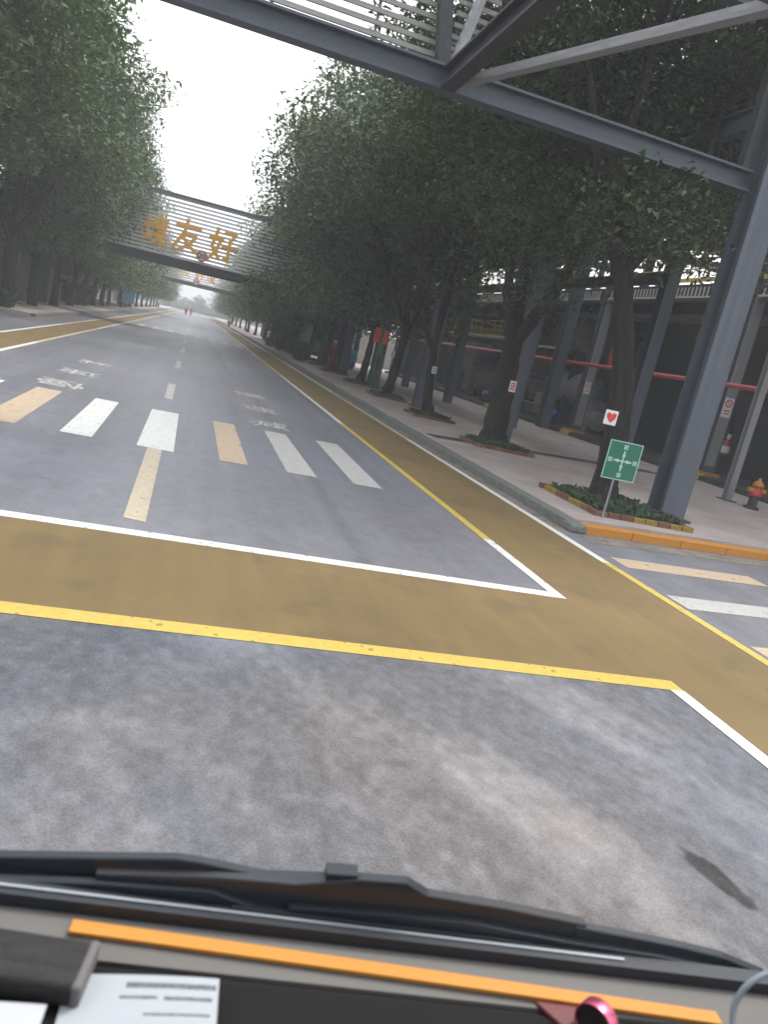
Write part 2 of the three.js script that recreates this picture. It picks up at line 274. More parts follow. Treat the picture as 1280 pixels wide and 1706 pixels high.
// ------------------------------------------------------------------ trees
const leafMats = [0, 1, 2].map(() => new THREE.MeshPhysicalMaterial({ vertexColors: true, roughness: 0.75, transmission: 0.3, thickness: 0, side: THREE.DoubleSide }));
function limb(out, pts, r0, r1, n = 8) {                                   // tapered tube along a curve
  const c = new THREE.CatmullRomCurve3(pts), S = Math.max(5, pts.length * 4), fr = c.computeFrenetFrames(S), pos = [], nor = [], uv = [], idx = [];
  for (let i = 0; i <= S; i++) { const t = i / S, p = c.getPointAt(t), r = (r0 + (r1 - r0) * t) * (1 + 0.08 * Math.sin(i * 2.3 + r0 * 50));
    for (let j = 0; j <= n; j++) { const a = j / n * Math.PI * 2, q = new THREE.Vector3().addScaledVector(fr.normals[i], Math.cos(a)).addScaledVector(fr.binormals[i], Math.sin(a));
      pos.push(p.x + q.x * r, p.y + q.y * r, p.z + q.z * r); nor.push(q.x, q.y, q.z); uv.push(j / n * Math.max(1, Math.round(r0 * 4)), t * c.getLength() * 0.4); } }
  for (let i = 0; i < S; i++) for (let j = 0; j < n; j++) { const a = i * (n + 1) + j, b = a + n + 1; idx.push(a, a + 1, b, a + 1, b + 1, b); }
  const g = new THREE.BufferGeometry(); g.setAttribute('position', new THREE.Float32BufferAttribute(pos, 3)); g.setAttribute('normal', new THREE.Float32BufferAttribute(nor, 3)); g.setAttribute('uv', new THREE.Float32BufferAttribute(uv, 2)); g.setIndex(idx); out.push(g);
}
// o: fork height, trunk radius, crown centre/height/radii, number of leaves, leaf size
function treeGeo(o) {
  seed = o.seed; const wood = [], clumps = [], [cx, cy, cz] = o.crown, [rx, ry, rz] = o.radii;
  for (let i = 0; i < o.clumps; i++) {
    const u = rr(-0.85, 1), a = rnd() * Math.PI * 2, s = Math.sqrt(1 - u * u), k = Math.pow(rnd(), 0.42) * (0.86 + 0.2 * rnd());
    clumps.push({ p: new THREE.Vector3(cx + Math.cos(a) * s * rx * k, cy + u * ry * k, cz + Math.sin(a) * s * rz * k), r: rr(0.55, 1.15) * o.clumpR, tone: rnd() });
  }
  if (o.skip) for (let i = clumps.length - 1; i >= 0; i--) if (o.skip(clumps[i].p)) clumps.splice(i, 1);
  for (const e of o.extra || []) clumps.push({ p: new THREE.Vector3(...e), r: o.clumpR * rr(.8, 1.1), tone: rnd() });
  const base = new THREE.Vector3(0, -0.1, 0), fork = new THREE.Vector3(...o.fork);
  limb(wood, [base, new THREE.Vector3(fork.x * 0.15 + o.bend, fork.y * 0.4, fork.z * 0.3), fork], o.r, o.r * 0.66, 14);
  const flare = new THREE.CylinderGeometry(o.r * 1.0, o.r * 1.35, 0.5, 14); wood.push(flare.translate(0, 0.12, 0));
  const tops = [];
  o.limbs.forEach((L, i) => { const e = new THREE.Vector3(...L), m1 = fork.clone().lerp(e, 0.45).add(new THREE.Vector3(rr(-.25, .25) + (L[0] - fork.x) * 0.18, -0.1, rr(-.3, .3))); limb(wood, [fork.clone().add(new THREE.Vector3(0, -0.25, 0)), m1, e], o.r * 0.52, o.r * 0.2, 9); tops.push(e, m1.clone().lerp(e, 0.5)); });
  for (const c of clumps) if (rnd() < 0.62) { let b = tops[0], bd = 1e9; for (const t of tops) { const dd = t.distanceTo(c.p) + (t.y > c.p.y ? 1.5 : 0); if (dd < bd) { bd = dd; b = t; } } const m1 = b.clone().lerp(c.p, 0.5).add(new THREE.Vector3(rr(-.3, .3), rr(-.35, .15), rr(-.3, .3))); limb(wood, [b, m1, c.p], o.r * 0.16, 0.015, 5); }
  const N = o.leaves, pos = new Float32Array(N * 12), col = new Float32Array(N * 12), idx = new Uint32Array(N * 6);
  const wsum = clumps.reduce((s, c) => s + c.r * c.r, 0); let k = 0; const d = new THREE.Vector3(), sd = new THREE.Vector3(), n = new THREE.Vector3(), p = new THREE.Vector3();
  clumps.forEach((c, ci) => {
    const cnt = ci === clumps.length - 1 ? N - k : Math.min(N - k, Math.round(N * c.r * c.r / wsum));
    for (let i = 0; i < cnt; i++, k++) {
      do { p.set(rr(-1, 1), rr(-1, 1), rr(-1, 1)); } while (p.lengthSq() > 1);
      p.multiplyScalar(c.r * (1.05 + 0.25 * gauss())); p.y *= 0.62; p.y -= 0.1 * (p.x * p.x + p.z * p.z) / c.r; p.add(c.p);
      d.set(gauss(), gauss() * 0.6 - 0.25, gauss()).normalize(); n.set(gauss() * 0.6, 1 + gauss() * 0.5, gauss() * 0.6); sd.crossVectors(d, n).normalize(); n.crossVectors(sd, d);
      const L = o.leaf * rr(0.7, 1.3), w = L * rr(0.42, 0.6), f = L * 0.12, at = k * 12;
      pos.set([p.x - d.x * L / 2, p.y - d.y * L / 2, p.z - d.z * L / 2, p.x + sd.x * w / 2 + n.x * f, p.y + sd.y * w / 2 + n.y * f, p.z + sd.z * w / 2 + n.z * f, p.x + d.x * L / 2, p.y + d.y * L / 2, p.z + d.z * L / 2, p.x - sd.x * w / 2 + n.x * f, p.y - sd.y * w / 2 + n.y * f, p.z - sd.z * w / 2 + n.z * f], at);
      const y = c.tone * 0.5 + rnd() * 0.5, b = rr(0.75, 1.25) * o.bright, yel = y > 0.74 ? (y - 0.74) * 3 : 0;
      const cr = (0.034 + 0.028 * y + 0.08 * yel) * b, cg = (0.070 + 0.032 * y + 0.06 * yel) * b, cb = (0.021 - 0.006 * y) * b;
      for (let q = 0; q < 4; q++) col.set([cr, cg, cb], at + q * 3);
      idx.set([k * 4, k * 4 + 1, k * 4 + 2, k * 4, k * 4 + 2, k * 4 + 3], k * 6);
    }
  });
  const g = new THREE.BufferGeometry(); g.setAttribute('position', new THREE.BufferAttribute(pos, 3)); g.setAttribute('color', new THREE.BufferAttribute(col, 3)); g.setIndex(new THREE.BufferAttribute(idx, 1)); g.computeVertexNormals();
  return [merge(wood), g];
}
function tree(geo, x, d, turn, label, sc = 1, group = 'street trees along the road', y = PH) {
  const t = thing('street_tree', label, 'tree', V(x, y, d), turn, group); t.scale.setScalar(sc);
  mesh('trunk', geo[0], M.bark, t); mesh('crown', geo[1], leafMats[0], t); return t;
}
const near = { clumps: 110, clumpR: 1.4, leaves: 42000, leaf: 0.19, bright: 1, bend: 0.05 };  // bright: left and far crowns lightened for glare, near right ones darkened for shade
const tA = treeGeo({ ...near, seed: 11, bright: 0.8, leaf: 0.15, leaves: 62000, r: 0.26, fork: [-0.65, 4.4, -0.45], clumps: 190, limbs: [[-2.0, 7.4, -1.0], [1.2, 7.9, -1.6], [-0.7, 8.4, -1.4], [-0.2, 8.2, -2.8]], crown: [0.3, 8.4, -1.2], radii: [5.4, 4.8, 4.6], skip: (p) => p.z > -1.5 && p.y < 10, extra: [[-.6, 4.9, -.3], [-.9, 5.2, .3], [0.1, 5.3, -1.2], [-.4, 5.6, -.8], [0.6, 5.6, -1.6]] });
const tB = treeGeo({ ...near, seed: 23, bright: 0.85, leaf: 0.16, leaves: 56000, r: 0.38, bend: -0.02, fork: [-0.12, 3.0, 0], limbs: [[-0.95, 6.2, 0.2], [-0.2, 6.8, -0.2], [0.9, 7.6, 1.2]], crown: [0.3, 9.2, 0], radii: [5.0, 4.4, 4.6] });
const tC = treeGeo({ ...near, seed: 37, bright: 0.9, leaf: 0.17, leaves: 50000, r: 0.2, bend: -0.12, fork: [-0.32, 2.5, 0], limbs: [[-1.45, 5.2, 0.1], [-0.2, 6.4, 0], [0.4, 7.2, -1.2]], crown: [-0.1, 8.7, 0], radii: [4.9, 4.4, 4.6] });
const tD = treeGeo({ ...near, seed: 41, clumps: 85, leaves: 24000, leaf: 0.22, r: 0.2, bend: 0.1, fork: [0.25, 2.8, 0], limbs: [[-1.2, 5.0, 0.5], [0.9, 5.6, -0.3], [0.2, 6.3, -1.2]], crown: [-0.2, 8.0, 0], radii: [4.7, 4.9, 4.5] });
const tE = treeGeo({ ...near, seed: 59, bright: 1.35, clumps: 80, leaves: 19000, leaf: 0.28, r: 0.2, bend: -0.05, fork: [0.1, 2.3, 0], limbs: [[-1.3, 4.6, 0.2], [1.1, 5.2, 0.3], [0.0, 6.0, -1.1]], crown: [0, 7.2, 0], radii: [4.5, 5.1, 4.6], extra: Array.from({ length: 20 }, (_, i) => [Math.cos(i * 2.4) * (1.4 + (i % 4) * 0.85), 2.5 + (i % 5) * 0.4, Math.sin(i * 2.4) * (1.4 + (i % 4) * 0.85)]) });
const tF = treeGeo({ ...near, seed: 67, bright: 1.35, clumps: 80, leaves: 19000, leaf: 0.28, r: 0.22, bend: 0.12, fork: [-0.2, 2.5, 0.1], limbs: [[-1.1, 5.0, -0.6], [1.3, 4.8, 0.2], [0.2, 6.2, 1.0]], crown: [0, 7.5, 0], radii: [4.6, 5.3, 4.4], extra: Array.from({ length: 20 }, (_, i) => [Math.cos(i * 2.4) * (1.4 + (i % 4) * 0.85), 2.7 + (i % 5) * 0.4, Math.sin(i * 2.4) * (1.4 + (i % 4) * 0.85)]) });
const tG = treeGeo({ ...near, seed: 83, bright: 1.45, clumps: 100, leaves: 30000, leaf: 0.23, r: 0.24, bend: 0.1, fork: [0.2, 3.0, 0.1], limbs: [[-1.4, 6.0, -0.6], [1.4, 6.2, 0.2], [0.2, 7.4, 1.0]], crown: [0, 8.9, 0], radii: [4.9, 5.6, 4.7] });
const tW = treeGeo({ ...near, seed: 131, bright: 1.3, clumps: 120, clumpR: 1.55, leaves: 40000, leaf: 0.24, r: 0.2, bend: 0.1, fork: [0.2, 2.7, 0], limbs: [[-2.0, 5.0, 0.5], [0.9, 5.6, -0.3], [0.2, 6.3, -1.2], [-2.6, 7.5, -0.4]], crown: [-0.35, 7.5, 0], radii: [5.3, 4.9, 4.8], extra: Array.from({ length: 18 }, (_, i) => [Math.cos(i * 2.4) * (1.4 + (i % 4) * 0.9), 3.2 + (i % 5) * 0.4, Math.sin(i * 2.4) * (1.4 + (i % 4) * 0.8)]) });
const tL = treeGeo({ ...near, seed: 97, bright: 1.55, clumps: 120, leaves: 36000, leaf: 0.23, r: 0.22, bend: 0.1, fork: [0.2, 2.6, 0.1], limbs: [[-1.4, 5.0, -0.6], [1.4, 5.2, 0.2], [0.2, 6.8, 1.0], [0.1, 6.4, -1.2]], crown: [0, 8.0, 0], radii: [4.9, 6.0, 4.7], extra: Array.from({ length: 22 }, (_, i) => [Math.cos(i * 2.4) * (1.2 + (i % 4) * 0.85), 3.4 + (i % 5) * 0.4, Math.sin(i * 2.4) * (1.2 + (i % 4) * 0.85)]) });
const ord = ['', 'first', 'second', 'third', 'fourth', 'fifth', 'sixth', 'seventh', 'eighth', 'ninth', 'tenth', 'eleventh', 'twelfth', 'thirteenth', 'fourteenth', 'fifteenth', 'sixteenth', 'seventeenth', 'eighteenth', 'nineteenth', 'twentieth', 'twenty-first', 'twenty-second', 'twenty-third', 'twenty-fourth', 'twenty-fifth'];
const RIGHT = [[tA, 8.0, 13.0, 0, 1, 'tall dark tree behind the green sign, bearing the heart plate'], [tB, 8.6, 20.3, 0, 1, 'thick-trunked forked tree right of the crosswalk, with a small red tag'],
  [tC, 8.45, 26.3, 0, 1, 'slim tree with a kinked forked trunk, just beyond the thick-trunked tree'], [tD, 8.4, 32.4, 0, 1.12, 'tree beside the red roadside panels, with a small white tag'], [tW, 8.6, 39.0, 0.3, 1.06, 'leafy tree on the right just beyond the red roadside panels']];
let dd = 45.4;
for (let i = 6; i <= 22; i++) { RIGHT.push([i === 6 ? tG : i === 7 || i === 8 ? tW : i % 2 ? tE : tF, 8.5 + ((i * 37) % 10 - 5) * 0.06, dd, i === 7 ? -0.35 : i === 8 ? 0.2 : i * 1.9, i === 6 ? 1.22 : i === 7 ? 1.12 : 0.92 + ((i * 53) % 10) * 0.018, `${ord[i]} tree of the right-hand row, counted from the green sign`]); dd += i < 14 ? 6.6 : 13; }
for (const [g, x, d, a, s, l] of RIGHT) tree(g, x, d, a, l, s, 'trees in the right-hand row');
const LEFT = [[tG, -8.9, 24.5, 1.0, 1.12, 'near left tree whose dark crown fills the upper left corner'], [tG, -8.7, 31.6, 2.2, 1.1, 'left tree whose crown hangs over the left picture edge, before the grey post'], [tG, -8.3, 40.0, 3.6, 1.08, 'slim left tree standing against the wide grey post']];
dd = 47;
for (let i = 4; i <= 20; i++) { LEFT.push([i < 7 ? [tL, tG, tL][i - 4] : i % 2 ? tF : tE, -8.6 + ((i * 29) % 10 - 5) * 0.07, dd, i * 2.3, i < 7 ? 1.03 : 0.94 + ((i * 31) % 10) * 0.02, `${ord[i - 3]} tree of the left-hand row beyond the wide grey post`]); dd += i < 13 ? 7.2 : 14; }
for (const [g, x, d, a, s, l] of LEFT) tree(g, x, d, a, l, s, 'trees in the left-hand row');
// tree pits with brick borders and low ground cover
seed = 5;
const brickG = [0, 1, 2].map((i) => new RoundedBoxGeometry(0.235, 0.09 + i * 0.008, 0.11, 1, 0.012));
const brickM = [[0.30, 0.14, 0.085], [0.24, 0.115, 0.07], [0.34, 0.18, 0.11]].map(([r, g, b]) => std(lin(r, g, b), { map: grainFine, roughness: 0.9 }));
const brickYel = std(lin(0.45, 0.30, 0.05), { map: grainFine, roughness: 0.85 });
function pit(x, d, w, l, label, nb = true, odd) {
  const t = thing('tree_pit', label, 'tree pit', V(x, PH, d), 0, 'brick-edged tree pits on the right pavement');
  mesh('soil', rbox(w - 0.18, 0.07, l - 0.18, 0, 0.03, 0, 0.03), M.soil, t);
  if (nb) for (const [ax, n, len] of [[0, Math.round(w / 0.25), w], [1, Math.round(l / 0.25), l]]) for (const s of [-1, 1]) for (let i = 0; i < n; i++) {
    const b = mesh('brick', brickG[(i * 7 + ax) % 3], odd && rnd() < 0.3 ? brickYel : brickM[Math.floor(rnd() * 3)], t), p = (i + 0.5) / n * len - len / 2;
    if (ax) { b.position.set(s * (w / 2 - 0.05), 0.04, p); b.rotation.y = Math.PI / 2 + rr(-.06, .06); } else { b.position.set(p, 0.04, s * (l / 2 - 0.05)); b.rotation.y = rr(-.06, .06); }
    if (ax && (i === 0 || i === n - 1)) b.scale.x = 0.85;
  }
  else mesh('brick_border', merge([box(w, 0.09, 0.1, 0, 0.045, l / 2), box(w, 0.09, 0.1, 0, 0.045, -l / 2), box(0.1, 0.085, l - 0.1, w / 2, 0.042, 0), box(0.1, 0.085, l - 0.1, -w / 2, 0.042, 0)]), M.brick, t);
  const n = nb ? 900 : 250, out = []; const q = new THREE.PlaneGeometry(0.1, 0.05).translate(0.04, 0, 0);
  for (let i = 0; i < n; i++) { const g = q.clone(); g.rotateZ(rr(0.1, 1.1)); g.rotateX(rr(-.6, .6)); g.rotateY(rr(0, 6.28)); const bx = rr(-.5, .5) * (w - 0.3), bz = rr(-.5, .5) * (l - 0.3); out.push(g.translate(bx, 0.07 + rnd() * 0.07, bz)); }
  mesh('ground_cover', merge(out), leafPlain, t).userData.kind = 'stuff';
}
const leafPlain = std(lin(0.035, 0.06, 0.03), { roughness: 0.8, side: THREE.DoubleSide });
pit(7.98, 12.55, 2.0, 2.3, 'planted tree pit with mixed bricks at the pavement corner under the green sign', true, true);
pit(8.5, 19.7, 1.7, 1.5, 'brick-edged pit around the thick forked tree'); pit(8.35, 25.7, 1.5, 1.5, 'brick-edged pit around the slim kinked tree'); pit(8.3, 31.9, 1.5, 1.5, 'brick-edged pit beside the red roadside panels');
for (let i = 4; i < 12; i++) pit(RIGHT[i][1], RIGHT[i][2] - 0.3, 1.5, 1.5, `brick-edged pit of the ${ord[i + 1]} tree in the right-hand row`, false);
// bushes
function bush(x, d, r, h, n, label, cat = 'bush', bright = 0.8) {
  seed = Math.round(x * 31 + d * 17) + 999; const o = { clumps: 26 }; const pos = [], col = [], idx = [];
  const cl = []; for (let i = 0; i < 40; i++) { const a = rnd() * 6.28, k = Math.sqrt(rnd()); cl.push([Math.cos(a) * k * r * 0.85, Math.pow(rnd(), 0.7) * h * 0.9, Math.sin(a) * k * r * 0.85, rr(.25, .5) * Math.min(r, h)]); }
  for (let i = 0; i < n; i++) { const c = cl[i % 40], p = new THREE.Vector3(c[0] + gauss() * c[3] * 0.7, Math.max(0.03, c[1] + gauss() * c[3] * 0.6), c[2] + gauss() * c[3] * 0.7), dv = new THREE.Vector3(gauss(), gauss(), gauss()).normalize(), s = new THREE.Vector3(gauss(), gauss(), gauss()).cross(dv).normalize(), L = rr(.1, .2);
    for (const [a, b] of [[-1, 0], [0, 0.5], [1, 0], [0, -0.5]]) { const q = p.clone().addScaledVector(dv, a * L / 2).addScaledVector(s, b * L); pos.push(q.x, Math.max(0.0, q.y), q.z); const t = rr(.7, 1.2) * bright; col.push(0.04 * t, 0.065 * t, 0.032 * t); }
    idx.push(i * 4, i * 4 + 1, i * 4 + 2, i * 4, i * 4 + 2, i * 4 + 3); }
  const g = new THREE.BufferGeometry(); g.setAttribute('position', new THREE.Float32BufferAttribute(pos, 3)); g.setAttribute('color', new THREE.Float32BufferAttribute(col, 3)); g.setIndex(idx); g.computeVertexNormals();
  const t = thing('bush', label, cat, V(x, PH, d), 0, 'low bushes'); mesh('foliage', g, leafMats[0], t); const w = []; for (let i = 0; i < 5; i++) limb(w, [new THREE.Vector3(rr(-.1, .1), 0, rr(-.1, .1)), new THREE.Vector3(rr(-.3, .3) * r, h * 0.4, rr(-.3, .3) * r), new THREE.Vector3(rr(-.7, .7) * r, h * 0.8, rr(-.7, .7) * r)], 0.025, 0.008, 5); mesh('stems', merge(w), M.bark, t);
}
bush(7.6, 66, 1.6, 2.6, 3000, 'tall dark bush nearest the kerb in the right-hand tree row'); bush(7.6, 71, 1.5, 2.3, 2600, 'dark bush behind the tall one at the right kerb'); bush(7.3, 52.6, 0.55, 1.3, 1400, 'small round dark bush before the parked white truck on the right', 'bush', 0.5);
bush(-9.2, 69, 1.5, 1.8, 2600, 'rounded dark bush by the white wall panels on the left'); bush(-10.2, 77, 1.3, 1.5, 1800, 'smaller dark bush behind the rounded one on the left');
bush(-8.4, 38.9, 0.7, 0.7, 1200, 'low plant at the foot of the slim left tree');
{ // wood that closes the road far away
  seed = 4242; const t = new THREE.Group(); t.name = 'distant_wood'; t.userData = { kind: 'stuff', label: 'distant hazy wood closing off the far end of the road', category: 'wood' }; scene.add(t);
  for (let i = 0; i < 22; i++) { const m = mesh('crown', tE[1], leafMats[0], t); m.position.set(-60 + i * 5.6, i % 3 - 3.5, -(300 + rr(0, 25))); m.scale.set(0.9, 0.62 + rnd() * 0.12 + (Math.abs(i - 11) > 2 ? 0.5 : 0), 0.9); m.rotation.y = rnd() * 6; }
}

// ------------------------------------------------------------------ pipe rack on the right
const RX = 9.27, RD = (k) => 12.75 + 8.7 * k;
{
  const t = thing('pipe_rack', 'long grey steel pipe rack whose wide posts stand along the right-hand trees', 'pipe rack');
  for (let k = 0; k < 8; k++) {
    const c = mesh('post', hPost(0.52, 0.5, 10.5, 0.05), M.steel, t); c.position.copy(V(RX, PH, RD(k))); if (k === 0) c.userData.label = 'nearest wide grey post at the pavement corner';
    mesh('base_plate', box(0.72, 0.05, 0.72, RX, PH + 0.02, -RD(k)), M.steelDark, t);
    if (k > 0) { const e = mesh('post', hPost(0.4, 0.4, 7.0, 0.04), M.steel, t); e.position.copy(V(13.4, PH, RD(k))); }
    if (k > 0) { mesh('cross_beam', hBeam(V(RX + .27, 6.6, RD(k)), V(13.2, 6.6, RD(k)), 0.25, 0.36), M.steel, t); mesh('cross_beam', hBeam(V(RX + .27, 9.4, RD(k)), V(15.5, 9.4, RD(k)), 0.25, 0.4), M.steel, t); }
    if (k < 7) { for (const y of [7.6, 10.2]) mesh('beam', hBeam(V(RX, y, RD(k) + 0.27), V(RX, y, RD(k + 1) - 0.27), 0.26, 0.4), M.steel, t); if (k > 0) mesh('beam', hBeam(V(13.4, 6.0, RD(k) + 0.22), V(13.4, 6.0, RD(k + 1) - 0.22), 0.22, 0.34), M.steel, t); }
  }
  [[10.1, 6.93, 0.14, M.steelPale], [10.6, 6.9, 0.11, M.beige], [11.1, 6.97, 0.18, M.steelPale], [11.8, 6.9, 0.11, M.steelDark], [12.3, 6.94, 0.15, M.wallWhite], [12.9, 6.88, 0.09, M.steelPale], [10.3, 9.74, 0.13, M.steelPale], [11.4, 9.78, 0.17, M.steelPale], [12.6, 9.74, 0.13, M.beige]].forEach(([x, y, r, m]) => mesh('pipe', pipe([V(x, y, 20.4), V(x, y, 45), V(x, y, 74.5)], r, 12, 2), m, t));
}
// ------------------------------------------------------------------ louvred bridges over the road
{
  const B = V(0, 0, 0), Yb = 6.12, D1 = 12.9, D0 = 7.4, t = thing('pipe_bridge', 'grey louvred steel bridge passing overhead at the top of the picture', 'bridge', B);
  mesh('bottom_chord', hBeam(V(-12, Yb + 0.18, D1), V(9.0, Yb + 0.18, D1), 0.3, 0.36, 0.04), M.steel, t);
  mesh('bottom_chord', hBeam(V(-12, Yb + 0.18, D0), V(9.0, Yb + 0.18, D0), 0.3, 0.36, 0.04), M.steel, t);
  mesh('top_chord', hBeam(V(-12, 9.0, D1), V(9.0, 9.0, D1), 0.26, 0.3), M.steel, t); mesh('top_chord', hBeam(V(-12, 9.0, D0), V(9.0, 9.0, D0), 0.26, 0.3), M.steel, t);
  for (const x of [-8.9, -2.9, 3.07, 8.85]) {
    for (const d of [D0, D1]) mesh('upright', bar(V(x, Yb + 0.36, d), V(x === 3.07 && d === D1 ? 2.62 : x, 8.86, d), 0.2, 0.2), M.steelDark, t);
    if (x < 8) mesh('cross_beam', hBeam(V(x + 0.12, Yb + 0.16, D0 + 0.15), V(x + 0.12, Yb + 0.16, D1 - 0.15), 0.24, 0.34), M.steelDark, t);
  }
  mesh('brace', bar(V(3.24, Yb + 0.37, D1 - 0.02), V(3.68, 8.84, D1 - 0.02), 0.2, 0.14), M.steelPale, t);
  mesh('brace', bar(V(3.36, Yb + 0.12, D1 - 0.3), V(5.2, Yb + 0.12, D0 + 0.1), 0.15, 0.12), M.steelPale, t);
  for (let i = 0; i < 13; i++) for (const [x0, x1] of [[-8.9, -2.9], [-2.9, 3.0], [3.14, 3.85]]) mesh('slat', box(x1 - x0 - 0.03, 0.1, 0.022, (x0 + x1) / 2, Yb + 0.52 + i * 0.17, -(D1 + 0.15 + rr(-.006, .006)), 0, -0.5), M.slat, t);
  for (const x of [-6, -4.4, -1.5, 0.35, 1.95]) mesh('slat_hanger', bar(V(x, Yb + 0.37, D1 + 0.2), V(x, 8.9, D1 + 0.2), 0.05, 0.04), M.steelPale, t);
}
function farBridge(d, y0, y1, pitch, label, letters, mat) {
  const t = thing('pipe_bridge', label, 'bridge');
  mesh('bottom_chord', hBeam(V(-9.6, y0 - 0.24, d), V(9.6, y0 - 0.24, d), 0.4, 0.46), M.steelDark, t); mesh('top_chord', hBeam(V(-9.6, y1 + 0.15, d), V(9.6, y1 + 0.15, d), 0.3, 0.3), M.steelPale, t);
  mesh('bottom_chord', hBeam(V(-9.6, y0 - 0.24, d + 3), V(9.6, y0 - 0.24, d + 3), 0.4, 0.46), M.steelDark, t); mesh('deck', box(19, 0.06, 2.6, 0, y0 - 0.1, -(d + 1.5)), M.steelDark, t);
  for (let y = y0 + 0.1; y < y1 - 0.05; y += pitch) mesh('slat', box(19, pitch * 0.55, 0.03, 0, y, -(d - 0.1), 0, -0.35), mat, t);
  for (const x of [-8.8, -5.3, 5.3, 8.8]) mesh('upright', box(0.12, y1 - y0, 0.14, x, (y0 + y1) / 2, -(d + 0.05)), M.steel, t);
  for (const x of [-9.8, 9.8]) for (const q of [0, 3]) { const c = mesh('support_post', hPost(0.5, 0.5, y1 + 0.3), M.steel, t); c.position.copy(V(x, 0.1, d + q)); }
  for (const [k, x, y, s] of letters) mesh('letter', glyphGeo(GLYPH[k], s * 0.86, s, s * 0.105, 0.06).translate(x, y, -(d - 0.22)), M.letter, t);
  return t;
}
const font = await new FontLoader().loadAsync('fonts/droid/droid_sans_bold.typeface.json');
function speedSign(x, y, d, r, txt, label) {
  const t = thing('speed_limit_sign', label, 'sign', V(x, y, d)); mesh('backing', new THREE.CylinderGeometry(r, r, 0.03, 32).rotateX(Math.PI / 2), M.signWhite, t);
  mesh('red_ring', new THREE.TorusGeometry(r * 0.86, r * 0.13, 8, 40).scale(1, 1, 0.3).translate(0, 0, 0.016), M.signRed, t);
  const g = new TextGeometry(txt, { font, size: r * 0.85, depth: 0.01, curveSegments: 4 }); g.computeBoundingBox(); const b = g.boundingBox; g.translate(-(b.max.x + b.min.x) / 2, -(b.max.y + b.min.y) / 2, 0.016); mesh('number', g, M.black, t);
}
farBridge(54, 4.75, 8.35, 0.235, 'louvred bridge across the road with large orange characters on its slats', [['jing', -3.15, 5.3, 1.75], ['you', -1.2, 5.25, 2.05], ['hao', 1.05, 5.2, 2.05]], M.slatHazed);
speedSign(-0.12, 5.25, 53.6, 0.36, '20', 'round red-ringed speed sign hung on the bridge with orange characters');
farBridge(112, 5.15, 7.5, 0.3, 'farther hazy bridge with smaller orange characters above the road gap', [['you', -1.9, 5.7, 1.4], ['hao', -0.1, 5.7, 1.4], ['jing', 1.4, 5.6, 1.4]], M.wallWhite);
speedSign(-0.4, 5.35, 111.5, 0.42, '20', 'tiny pale round sign on the farther hazy bridge');

